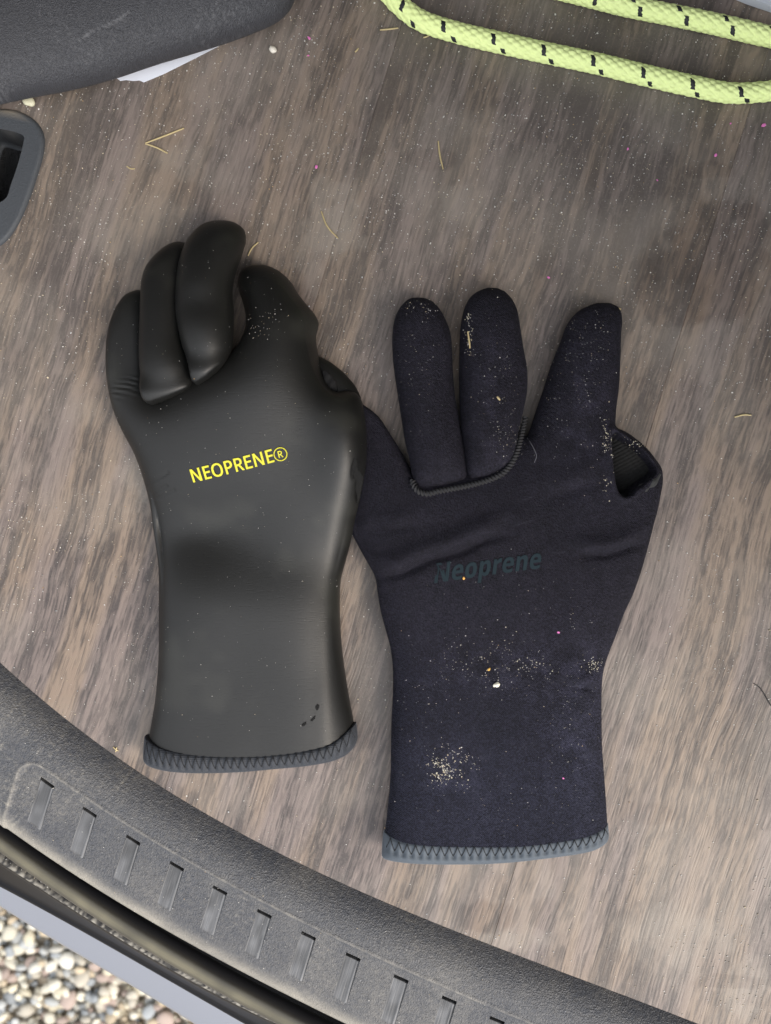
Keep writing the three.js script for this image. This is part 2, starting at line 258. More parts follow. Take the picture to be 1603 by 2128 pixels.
  strip(lip, (x, z, k) => { const d = 0.5 * sst(0.8, 0.97, k) * (0.5 + 0.5 * noise(x * 300, z * 300, 5)) + 0.2 * (1 - sst(0, 0.25, k)) * sst(0.4, 0.8, noise(x * 2600, z * 2600, 6)); return [lerp(0.004, 0.12, d), lerp(0.004, 0.105, d), lerp(0.0055, 0.075, d)]; }, phys({ vertexColors: true, roughness: 0.35, specularIntensity: 0.28 }), 'black_body_edge');
  const bump = [[tF, -0.032, -0.001], [tF, -0.0316, 0.0008], [(s) => lerp(tF(s), tG(s), 0.5), -0.0322], [(s) => lerp(tF(s), tG(s), 0.85), -0.0332], [tG, -0.0345], [tG, -0.037, 0.0015], [tG, -0.042, 0.0022], [tG, -0.1, 0.004], [tG, -0.3, 0.002], [tG, -0.42, -0.03]];
  strip(bump, () => [0.2, 0.21, 0.24], phys({ vertexColors: true, roughness: 0.4, metalness: 0.2, clearcoat: 0.6, clearcoatRoughness: 0.15 }), 'bumper');
  // the inside of the car round the boot: roof lining, side trims and seat back, which keep the sky off the floor
  const inside = std({ color: rgb(0.07, 0.07, 0.075), roughness: 0.9 });
  const wall = (w, h, d, s, y, t, name) => { const g = new THREE.BoxGeometry(w, h, d, 1, 1, 1); g.rotateY(-TH); const [x, z] = fromST(s, t), m = mesh(g, inside, name, car); m.position.set(x, y, z); };
  wall(1.3, 0.04, 1.3, 0, 1.02, -0.75, 'roof_lining'); wall(0.05, 1.06, 1.46, -0.6, 0.49, -0.66, 'side_trim'); wall(0.05, 1.06, 1.46, 0.6, 0.49, -0.66, 'side_trim'); wall(1.15, 1.06, 0.05, 0, 0.49, -1.0, 'seat_back');
  tag(car, 'car', 'dark ribbed boot sill, rubber seal and silver bumper of a car, lower left', 'car');
}

// ---------------------------------------------------------------- floor: wood-look planks
const FX = 0.66;
const joint1 = toST(P(742, 350))[0], joint2 = toST(P(1070, 1805))[0];
const woodAt = (x, z) => {
  const [s, t] = toST([x, z]), k = s < joint1 ? 0 : s < joint2 ? 1 : 2, so = s + k * 3.1, to = t + k * 1.7;
  const warp = 0.012 * (fbm(so * 12, to * 9, 31, 3) - 0.5), ss = so + warp;
  const broad = fbm(ss * 34, to * 7, 40, 3), streak = fbm(ss * 210, to * 15, 44, 4), fine = fbm(ss * 1150 + 0.6 * noise(so * 300, to * 220, 49), to * 150, 48, 3), pore = noise(ss * 2300, to * 75, 52), dash = noise(ss * 1700 + 50, to * 110, 57), line = Math.max(Math.pow(1 - Math.abs(noise(ss * 330, to * 8, 58) - 0.5) * 2, 14), 0.8 * Math.pow(1 - Math.abs(noise(ss * 720 + 9, to * 17, 59) - 0.5) * 2, 10));
  return { s, k, broad, streak, fine, pore, dash, line };
};
{
  const N = 2048, dirtBlobs = [[690, 470, 60, 90, 0.5], [650, 560, 35, 60, 0.4], [960, 430, 60, 40, 0.35], [1010, 260, 90, 40, 0.15], [380, 330, 60, 40, 0.25], [290, 980, 40, 90, 0.35], [1050, 1960, 90, 30, 0.4], [1550, 2060, 60, 60, 0.35], [1400, 1940, 130, 60, 0.25]].map(([a, b, c, d, e]) => [...P(a, b), c * MPP, d * MPP, e]);
  const darkBlobs = [[1485, 545, 135, 120, 0.6], [1390, 600, 70, 110, 0.45], [1480, 355, 60, 18, 0.35], [640, 640, 40, 120, 0.3], [1010, 1905, 60, 35, 0.5], [1130, 1900, 30, 40, 0.35], [1340, 1690, 70, 25, 0.3], [1170, 1780, 26, 120, 0.35], [1520, 2040, 90, 16, 0.4], [890, 330, 60, 24, 0.3], [420, 410, 60, 30, 0.25]].map(([a, b, c, d, e]) => [...P(a, b), c * MPP, d * MPP, e]);
  const bumpD = new Uint8Array(N * N * 4);
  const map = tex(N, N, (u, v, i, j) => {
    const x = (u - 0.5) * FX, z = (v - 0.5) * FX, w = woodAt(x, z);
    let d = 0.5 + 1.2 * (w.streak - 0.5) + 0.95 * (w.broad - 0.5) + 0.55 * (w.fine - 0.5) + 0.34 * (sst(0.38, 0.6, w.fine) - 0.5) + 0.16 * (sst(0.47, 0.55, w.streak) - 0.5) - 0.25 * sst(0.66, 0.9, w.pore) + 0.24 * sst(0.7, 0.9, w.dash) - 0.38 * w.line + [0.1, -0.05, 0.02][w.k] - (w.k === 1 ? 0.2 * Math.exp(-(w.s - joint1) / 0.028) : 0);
    const hue = fbm(x * 22 + 5, z * 22, 61, 3), violet = sst(0.38, 0.66, fbm((x * CT + z * ST) * 60 + w.k, (-x * ST + z * CT) * 9, 63, 3));
    let r = lerp(0.044, 0.212, clamp(d)), g = lerp(0.032, 0.163, clamp(d)), b = lerp(0.027, 0.124, clamp(d));
    r *= lerp(1.05, 0.88, violet); g *= lerp(1, 0.89, violet); b *= lerp(0.96, 1.05, violet);
    let wet = 0;
    for (const [cx, cz, a, q, e] of darkBlobs) { const n = fbm(x * 90, z * 90, 71, 3), m = e * sst(1.15, 0.75, Math.hypot((x - cx) / a, (z - cz) / q) + (n - 0.5) * 0.9); r *= 1 - 0.42 * m; g *= 1 - 0.5 * m; b *= 1 - 0.56 * m; wet = Math.max(wet, m); }
    // dust: a thin film everywhere, pale scuffs here and there, then light painted onto the upper floor
    let dust = 0.08 + 0.24 * sst(0.3, 0.75, fbm(x * 35, z * 35, 81, 4)) + 0.2 * sst(0.5, 0.9, noise(x * 1500, z * 1500, 83)) * fbm(x * 50, z * 50, 85, 3);
    for (const [cx, cz, a, q, e] of dirtBlobs) { const n = fbm(x * 110, z * 110, 87, 4); dust += 1.5 * e * sst(1.25, 0.3, Math.hypot((x - cx) / a, (z - cz) / q) + (n - 0.5) * 1.5) * (0.5 + 0.6 * n); }
    dust += 0.04 * sst(0.08, 0.2, z) * sst(-0.05, 0.12, x) * (0.6 + 0.8 * (fbm(x * 28, z * 28, 89, 3) - 0.5)) + 0.05 * sst(0.0, 0.1, x) * sst(-0.16, 0.0, z) + 0.17 * sst(0.02, -0.14, z);  // colour paled at right and top; the top offsets the roof's shade
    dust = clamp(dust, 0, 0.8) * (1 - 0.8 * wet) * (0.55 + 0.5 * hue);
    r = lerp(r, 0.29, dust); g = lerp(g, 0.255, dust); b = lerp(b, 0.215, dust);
    const o = (j * N + i) * 4; bumpD[o] = bumpD[o + 1] = bumpD[o + 2] = 255 * clamp(0.5 + 0.5 * (w.fine - 0.5) + 0.3 * (w.streak - 0.5) - 0.35 * sst(0.6, 0.9, w.pore)); bumpD[o + 3] = 255;
    const en = (c) => Math.pow(clamp(c), 1 / 2.2); return [en(r), en(g), en(b)];
  }, true);
  const bm = new THREE.DataTexture(bumpD, N, N); bm.magFilter = THREE.LinearFilter; bm.wrapS = bm.wrapT = THREE.RepeatWrapping; bm.needsUpdate = true;
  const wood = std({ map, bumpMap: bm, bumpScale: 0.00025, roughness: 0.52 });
  const floor = new THREE.Group();
  const edges = [-0.33, joint1 - 0.193, joint1, joint2, 0.36];
  const hole = poly([[-30, 232], [20, 236], [60, 258], [72, 285], [64, 330], [40, 400], [10, 470], [-30, 490]], 0).map(toST);
  for (let k = 0; k + 1 < edges.length; k++) {
    const a = edges[k] + 0.00002, b = edges[k + 1] - 0.00002, sh = new THREE.Shape();
    sh.moveTo(a, -0.33); sh.lineTo(b, -0.33); const n = 60; for (let i = 0; i <= n; i++) { const s = lerp(b, a, i / n); sh.lineTo(s, Math.min(0.6, tA(s))); }
    if (k === 1) sh.holes.push(new THREE.Path(hole.map(([s, t]) => new THREE.Vector2(s, t))));
    const g = new THREE.ExtrudeGeometry(sh, { depth: 0.0055, bevelEnabled: true, bevelThickness: 0.00022, bevelSize: 0.0002, bevelOffset: -0.0002, bevelSegments: 1, curveSegments: 8 });
    const p = g.attributes.position, uv = g.attributes.uv;
    for (let i = 0; i < p.count; i++) { const [x, z] = fromST(p.getX(i), p.getY(i)), y = -0.00572 + p.getZ(i); p.setXYZ(i, x, y, z); uv.setXY(i, x / FX + 0.5, z / FX + 0.5); }
    const ix = g.index; if (ix) { for (let i = 0; i < ix.count; i += 3) { const q = ix.getX(i); ix.setX(i, ix.getX(i + 1)); ix.setX(i + 1, q); } } else { for (let i = 0; i < p.count; i += 3) for (const at of [p, uv]) { const q = []; for (let c = 0; c < at.itemSize; c++) q.push(at.array[i * at.itemSize + c]); for (let c = 0; c < at.itemSize; c++) { at.array[i * at.itemSize + c] = at.array[(i + 1) * at.itemSize + c]; at.array[(i + 1) * at.itemSize + c] = q[c]; } } }
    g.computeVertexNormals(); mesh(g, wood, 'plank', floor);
  }
  const ug = new THREE.BoxGeometry(0.8, 0.004, 0.62); ug.rotateY(-TH); const us = mesh(ug, std({ color: rgb(0.02, 0.02, 0.02), roughness: 0.9 }), 'underlay', floor); us.position.set(0.04, -0.045, -0.08);
  tag(floor, 'floor', 'dusty brown wood-look plank floor of the boot', null, { kind: 'structure' });
}

// ---------------------------------------------------------------- left glove: smooth black skin
const smear = (cx, cy, a, b, ang = 0) => { const [x0, z0] = P(cx, cy, 0.015), ca = Math.cos(ang), sa = Math.sin(ang); a *= MPP; b *= MPP; return (x, z) => { const dx = x - x0, dz = z - z0, p = (dx * ca + dz * sa) / a, q = (-dx * sa + dz * ca) / b; return Math.exp(-p * p - q * q); }; };
const alongX = (list, y) => { const q = poly(list, y); return (x) => { let i = 0; while (i < q.length - 2 && x > q[i + 1][0]) i++; const [ax, az] = q[i], [bx, bz] = q[i + 1]; const t = clamp((x - ax) / (bx - ax), -0.6, 1.6), m = (k) => { const p = q[clamp(k - 1, 0, q.length - 1)], r = q[clamp(k + 1, 0, q.length - 1)]; return (r[1] - p[1]) / (r[0] - p[0]); }, h = bx - ax, t2 = t * t, t3 = t2 * t; if (t < 0 || t > 1) return az + (bz - az) * t; return (2 * t3 - 3 * t2 + 1) * az + (t3 - 2 * t2 + t) * h * m(i) + (-2 * t3 + 3 * t2) * bz + (t3 - t2) * h * m(i + 1); }; };
const segD = (x, z, line) => { let d = 9, tt = 0; for (let k = 0; k + 1 < line.length; k++) { const [ax, az] = line[k], [bx, bz] = line[k + 1], ex = bx - ax, ez = bz - az, t = clamp(((x - ax) * ex + (z - az) * ez) / (ex * ex + ez * ez)), dx = x - ax - ex * t, dz = z - az - ez * t, q = Math.hypot(dx, dz); if (q < d) { d = q; tt = (ex * dz - ez * dx) > 0 ? 1 : -1; } } return [d, tt]; };
const Z3 = (l, y) => poly(l, y, 180, 420, 620 / 1603), Z5 = (l, y) => poly(l, y, 240, 900, 560 / 1603), Z4 = (l, y) => poly(l, y, 680, 540, 740 / 1603), Z6 = (l, y) => poly(l, y, 720, 1100, 600 / 1603);
const skinBump = tex(1024, 1024, (u, v) => { const l = 0.5 + 0.5 * (fbm(u * 6, v * 6, 3, 2) - 0.5), a = pnoise(u * 10, v * 130, 10, 130, 11), b = pnoise(u * 28 + 5, v * 240, 28, 240, 12), c = pnoise(u * 320, v * 320, 320, 320, 13); return 0.55 - 0.3 * sst(0.72, 0.95, a) * l - 0.18 * sst(0.7, 0.95, b) + 0.12 * c; });
const skin = phys({ color: 0xffffff, vertexColors: true, roughness: 0.48, specularIntensity: 1, bumpMap: skinBump, bumpScale: 0.00009 });
const scuffs = [[741, 975, 9, 26, 0.25], [747, 1015, 8, 30, 0.1], [660, 1470, 5, 7, 0.4], [638, 1498, 14, 4, -0.3], [650, 1490, 6, 5, 0]].map((a) => smear(...a));
const skinCol = (x, y, z) => { const n = fbm(x * 60, z * 60, 101, 3), d = 0.007 * (0.85 + 0.3 * n); let k = 1; for (const s of scuffs) if (s(x, z) * (0.6 + 0.9 * noise(x * 900, z * 500, 7)) > 0.45) k = 0.35; const dust = 0.010 * sst(0.55, 0.8, fbm(x * 45 + 3, z * 45, 105, 3)); return [(d + dust) * k * 1.0, (d + dust) * k * 1.0, (d + dust * 0.9) * k * 0.9]; };
const gloves = { left: [], right: [] };
const left = new THREE.Group();
{
  const y = 0.01;
  const outline = curve([...Z3([[330, 520], [318, 482], [285, 462], [230, 475], [180, 520], [140, 590], [110, 690], [98, 800], [100, 900], [112, 1000], [135, 1100], [165, 1180], [205, 1260], [250, 1340], [290, 1440], [325, 1560], [345, 1655]], y),
    ...Z5([[220, 550], [240, 680], [255, 790], [258, 900], [258, 1100], [258, 1300], [250, 1450], [235, 1600], [215, 1720], [198, 1815], [190, 2000], [185, 2400], [1450, 2400], [1440, 2000], [1420, 1735], [1395, 1600], [1375, 1480], [1350, 1300], [1338, 1150], [1335, 1000], [1340, 880], [1365, 780], [1400, 650], [1430, 500], [1455, 400], [1475, 300], [1492, 200], [1497, 100]], y),
    ...poly([[762, 890], [758, 860], [751, 830], [738, 816], [718, 812], [701, 817], [692, 812], [685, 805], [674, 785], [666, 760], [661, 735], [657, 702]], y),
    ...Z3([[1240, 700], [1252, 660], [1240, 620], [1200, 570], [1150, 510], [1100, 430], [1050, 380], [990, 345], [930, 330], [880, 335], [835, 355], [812, 390], [808, 440], [825, 500], [845, 560], [858, 640], [850, 700], [800, 800], [700, 890], [560, 950], [440, 1020], [395, 1060], [372, 1020], [358, 900], [350, 760], [345, 640]], y)], true);
  const seam = alongX([[299, 1532], [308, 1534], [345, 1546], [415, 1555], [502, 1557], [572, 1554], [642, 1546], [694, 1534], [738, 1506], [745, 1500]], 0.014);
  const hemB = alongX([[293, 1575], [300, 1588], [345, 1598], [415, 1602], [502, 1600], [572, 1594], [660, 1585], [712, 1573], [736, 1555], [743, 1540]], 0.012);
  const dent = smear(400, 1090, 150, 75, -0.08), dent2 = smear(520, 1160, 200, 80, -0.05), hump = smear(500, 800, 180, 145), indexUp = smear(590, 660, 70, 110), thumbUp = smear(735, 930, 60, 140), ridge = smear(690, 1320, 22, 230, 0.03), flat = smear(500, 1420, 120, 160), pk = smear(250, 760, 60, 130), ret = smear(258, 810, 70, 18, -0.1);
  const creaseL = [[[300, 1028], [330, 1024], [360, 1012]], [[310, 1005], [340, 998], [365, 985]], [[312, 1038], [342, 1034], [375, 1020]]].map((l) => poly(l, y));
  const mid = (x, z) => 0.008 + 0.0085 * thumbUp(x, z) + 0.004 * indexUp(x, z);
  const disp = (x, z) => {
    let d = -0.0085 * dent(x, z) - 0.004 * dent2(x, z) + 0.0085 * hump(x, z) - 0.003 * pk(x, z) + 0.0011 * ridge(x, z) - 0.002 * flat(x, z) + 0.0012 * (fbm(x * 28, z * 28, 5, 2) - 0.5);
    for (const c of creaseL) { const [q] = segD(x, z, c); d -= 0.0004 * gauss(q / 0.0008); }
    for (const s of scuffs.slice(0, 2)) d -= 0.0004 * sst(0.3, 0.7, s(x, z));
    d += 0.0003 * Math.sin((z - x * 0.2 + 0.0015 * noise(x * 200, z * 200, 3)) * 2300) * ret(x, z) * noise(x * 150, z * 400, 9);
    return d;
  };
  const body = new Puff(outline, { R: 0.013, top: 0.021, bot: 0.0075, mid, disp, color: skinCol, clip: (x, z) => z - seam(x) - 0.002 });
  left.add(mesh(body.geometry(), skin, 'glove_body')); gloves.left.push(body);
  const rampZ = (z0, z1, a, b) => (x, z) => lerp(a, b, sst(z0, z1, z));
  const lipU = (z0) => (x, z, u) => { const b = sst(z0 - 0.016, z0 - 0.004, z); return u > 0 ? lerp(u, 0.34 * Math.pow(Math.min(u / 0.34, 1), 0.22), b) : u; };
  const curl = (a, b, p, q) => (x, z) => { const f = clamp((z - P(0, a)[1]) / (P(0, b)[1] - P(0, a)[1])); return lerp(p, q, 1 - (1 - f) ** 1.5); };
  const ring = new Puff(curve(Z3([[525, 188], [470, 190], [410, 220], [350, 285], [310, 350], [293, 430], [294, 520], [297, 600], [298, 700], [302, 850], [313, 950], [330, 1050], [345, 1095], [356, 1112], [380, 1104], [450, 1082], [540, 1045], [580, 1022], [600, 990], [595, 900], [570, 840], [545, 770], [540, 650], [540, 500], [545, 350], [545, 230]], 0.016), true), { R: 0.011, top: 0.021, bot: 0.009, mid: curl(480, 850, 0.0075, 0.0235), color: skinCol, mod: lipU(P(0, 840, 0.03)[1]), disp: (x, z) => 0.0006 * (fbm(x * 40, z * 40, 8, 2) - 0.5) });
  const middle = new Puff(curve(Z3([[700, 70], [610, 95], [550, 160], [515, 230], [495, 310], [487, 420], [485, 520], [490, 600], [510, 700], [535, 800], [570, 880], [588, 950], [594, 1005], [602, 1018], [625, 1005], [660, 985], [720, 935], [765, 880], [788, 830], [800, 760], [802, 700], [802, 650], [798, 570], [788, 500], [793, 420], [810, 350], [835, 260], [850, 190], [848, 140], [820, 105], [780, 80]], 0.02), true), { R: 0.011, top: 0.022, bot: 0.009, mid: curl(440, 800, 0.0085, 0.0275), color: skinCol, mod: lipU(P(0, 800, 0.03)[1]), disp: (x, z) => 0.0006 * (fbm(x * 40, z * 40, 9, 2) - 0.5) - 0.0012 * gauss((z - P(0, 645, 0.02)[1]) / 0.008) });
  const thumb = new Puff(curve(poly([[650, 722], [661, 735], [682, 747], [707, 766], [727, 786], [740, 802], [751, 826], [757, 850], [762, 890], [750, 930], [715, 920], [680, 870], [655, 810], [645, 760]], 0.009), true), { R: 0.009, top: 0.0105, bot: 0.006, mid: () => 0.0075, color: skinCol });
  for (const [p, n] of [[ring, 'finger'], [middle, 'finger'], [thumb, 'thumb']]) { left.add(mesh(p.geometry(), skin, n)); gloves.left.push(p); }
  const knit = std({ color: rgb(0.006, 0.006, 0.007), roughness: 0.9, bumpMap: tex(256, 256, (u, v) => { const a = Math.sin(u * 44) * Math.sin(v * 44 + u * 12); return 0.5 + 0.5 * a; }), bumpScale: 0.0008 });
  const lining = new Puff(curve(poly([[661, 752], [668, 758], [678, 767], [691, 780], [701, 796], [704, 810], [699, 816], [685, 810], [672, 790]], 0.018), true), { R: 0.004, top: 0.004, bot: 0.002, mid: () => 0.0148 });
  left.add(mesh(lining.geometry(), knit, 'lining'));
  const torn = std({ color: rgb(0.004, 0.004, 0.004), roughness: 1 });
  for (const pts of [[[737, 952], [742, 958], [743, 974], [748, 980], [754, 992], [753, 1006], [750, 1022], [747, 1040], [741, 1046], [742, 1030], [738, 1016], [740, 1000], [735, 992], [736, 982], [731, 972], [734, 962]], [[656, 1468], [662, 1464], [663, 1472], [659, 1477]], [[648, 1494], [656, 1488], [653, 1496], [646, 1500]], [[628, 1506], [636, 1500], [638, 1503], [630, 1509]]]) {
    const q = curve(poly(pts, 0.026), true, 0.0006), xs = q.map((p) => p[0]), zs = q.map((p) => p[1]), e = 0.00035, x0 = Math.min(...xs), z0 = Math.min(...zs), nx = Math.ceil((Math.max(...xs) - x0) / e), nz = Math.ceil((Math.max(...zs) - z0) / e), pos = [], ix = [], inside = (x, z) => { let o = false; q.forEach(([ax, az], k) => { const [bx, bz] = q[(k + 1) % q.length]; if ((az > z) !== (bz > z) && x < ax + (z - az) / (bz - az) * (bx - ax)) o = !o; }); return o; };
    for (let j = 0; j <= nz; j++) for (let i = 0; i <= nx; i++) { const x = x0 + i * e, z = z0 + j * e; pos.push(x, Math.max(0.005, body.height(x, z)) + 0.0002 + 0.0002 * noise(x * 2000, z * 2000, 3), z); if (i < nx && j < nz && inside(x + e / 2, z + e / 2)) { const a = j * (nx + 1) + i, b = a + nx + 1; ix.push(a, b, a + 1, a + 1, b, b + 1); } }
    const g = geom(pos, ix); mesh(g, torn, 'torn_patch', left);
  }
  gloves.stitchMat = std({ color: rgb(0.008, 0.009, 0.011), roughness: 0.8 });
  gloves.hem = (glove, src, o, seamF, hemF, outl, mat, n, sx0, sx1) => {
    const lowF = (x) => lerp(seamF(x), hemF(x), o.low), st = []; for (let i = 0; i <= n; i++) st.push(lerp(sx0, sx1, i / n));
    const hem = new Puff(outl, { R: o.R, top: o.top, bot: 0.0078, mid: o.mid, clip: (x, z) => seamF(x) - 0.0002 - z,
      mod: (x, z, u) => { const d = hemF(x) - z, r = o.r; return d > 0 ? Math.max(u, -1) * (u > 0 ? 1 - (1 - Math.min(d, r) / r) ** 2 : 1) : Math.min(u, d * 2 / r); },
      disp: (x, z) => { let d = o.disp(x, z); const a = seamF(x), b = hemF(x), f = (z - a) / (b - a), i = (x - sx0) / (sx1 - sx0) * n, ph = Math.abs(i - Math.round(i)); d += 0.0010 * gauss((f - 0.25) / 0.25) * (0.2 + ph * 1.4) - 0.0013 * gauss((f - o.low) / 0.13) * gauss(ph / 0.28) - 0.0008 * gauss(f / 0.05); return d; } });
    const hm = mesh(hem.geometry(), mat, 'cuff_hem', glove); gloves[glove === left ? 'left' : 'right'].push(hem);
    const up = (x, z) => Math.max(hem.height(x, z), 0.003) + 0.00018;
    for (let i = 0; i < n; i++) {
      const x0 = st[i], x1 = st[i + 1], xm = (x0 + x1) / 2, pts = [];
      const leg = (ax, az, bx, bz) => { for (let k = 0; k <= 4; k++) { const x = lerp(ax, bx, k / 4), z = lerp(az, bz, k / 4); pts.push(new THREE.Vector3(x, up(x, z), z)); } };
      leg(x0, lowF(x0), xm, seamF(xm) + 0.0004); const first = pts.splice(0); leg(xm, seamF(xm) + 0.0004, x1, lowF(x1));
      const g = mergeGeometries([tubeGeo(first, 0.0002, 5, 0.0006), tubeGeo(pts, 0.0002, 5, 0.0006)]); mesh(g, gloves.stitchMat, 'stitch', hm);
    }
    return hem;
  };
  const hemOut = curve(poly([[309, 1400], [306, 1470], [299, 1532], [296, 1580], [290, 1750], [750, 1750], [745, 1560], [741, 1508], [730, 1460], [724, 1400]], 0.012), true);
  const hemTex = tex(512, 512, (u, v) => 0.5 + 0.25 * Math.sin(v * 6.2832 * 60) + 0.3 * (pnoise(u * 128, v * 128, 128, 128, 5) - 0.5));
  const hemMat = phys({ color: rgb(0.03, 0.034, 0.042), roughness: 0.75, sheen: 0.6, sheenColor: rgb(0.2, 0.24, 0.3), sheenRoughness: 0.5, bumpMap: hemTex, bumpScale: 0.00015 });
  gloves.hem(left, body, { R: 0.012, top: 0.0205, mid: (x, z) => mid(x, z) + 0.0008, disp, low: 0.55, r: 0.006 }, seam, hemB, hemOut, hemMat, 28, P(303, 0, 0.014)[0], P(738, 0, 0.014)[0]);
  // raised yellow lettering, laid over the back of the glove
  const font = await new FontLoader().loadAsync('fonts/droid/droid_sans_bold.typeface.json'), thin = await new FontLoader().loadAsync('fonts/droid/droid_sans_regular.typeface.json');
  gloves.font = font;
  gloves.drape = (txt, size, x0, z0, x1, z1, shear, depth, surf, lift, widthM, bend = 0, font = thin, fat = 0.022) => {
    const g = new TextGeometry(txt, { font, size, depth, curveSegments: 5, bevelEnabled: true, bevelThickness: depth * 0.3, bevelSize: size * fat, bevelSegments: 1 });
    g.computeBoundingBox(); const L = Math.hypot(x1 - x0, z1 - z0), k = widthM / (g.boundingBox.max.x - g.boundingBox.min.x), bx = g.boundingBox.min.x, dx = (x1 - x0) / L, dz = (z1 - z0) / L, p = g.attributes.position;
    for (let i = 0; i < p.count; i++) { const b = p.getY(i), a = (p.getX(i) - bx) * k + shear * b, q = b + bend * (a / widthM - 0.5) ** 2, x = x0 + dx * a + dz * q, z = z0 + dz * a - dx * q; p.setXYZ(i, x, surf(x, z) + lift + p.getZ(i), z); }
    const r = mergeVertices(g.deleteAttribute('normal').deleteAttribute('uv').toNonIndexed ? g : g, 1e-6); const out = r.toNonIndexed(); out.computeVertexNormals(); return out;
  };
  const [lx0, lz0] = P(399, 1003, 0.03), [lx1, lz1] = P(598, 954, 0.03), Lm = Math.hypot(lx1 - lx0, lz1 - lz0), sz = 26.5 * MPP * (H - 0.03) / H;
  const surf = (x, z) => body.height(x, z), ink = std({ color: rgb(0.62, 0.58, 0.03), roughness: 0.6 });
  const wordW = Lm * 0.868, ux = (lx1 - lx0) / Lm, uz = (lz1 - lz0) / Lm;
  const word = gloves.drape('NEOPRENE', sz, lx0, lz0, lx1, lz1, 0, 0.0004, surf, 0.0001, wordW, 0.0012);
  // the registered mark: a ring with a small R
  const rc = wordW + Lm * 0.075, rx = lx0 + ux * rc + uz * sz * 0.5, rz = lz0 + uz * rc - ux * sz * 0.5, ringPts = [];
  for (let i = 0; i < 28; i++) { const a = i / 28 * 6.2832, x = rx + Math.cos(a) * sz * 0.5, z = rz + Math.sin(a) * sz * 0.5; ringPts.push(new THREE.Vector3(x, surf(x, z) + 0.0003, z)); }
  const ringG = tubeGeo(ringPts, 0.00028, 6, 0.0005, true).toNonIndexed(); ringG.deleteAttribute('uv');
  const rs = sz * 0.52, rG = gloves.drape('R', rs, rx - ux * rs * 0.36 - uz * rs * 0.5, rz - uz * rs * 0.36 + ux * rs * 0.5, rx + ux, rz + uz, 0, 0.0004, surf, 0.0001, rs * 0.72);
  mesh(mergeGeometries([word, rG, ringG].map((g) => { const q = g.index ? g.toNonIndexed() : g; q.deleteAttribute('uv'); return q; })), ink, 'lettering', left);
  tag(left, 'glove', 'smooth black rubbery glove with yellow raised lettering on its back', 'glove', { group: 'pair of gloves on the boot floor' });
}

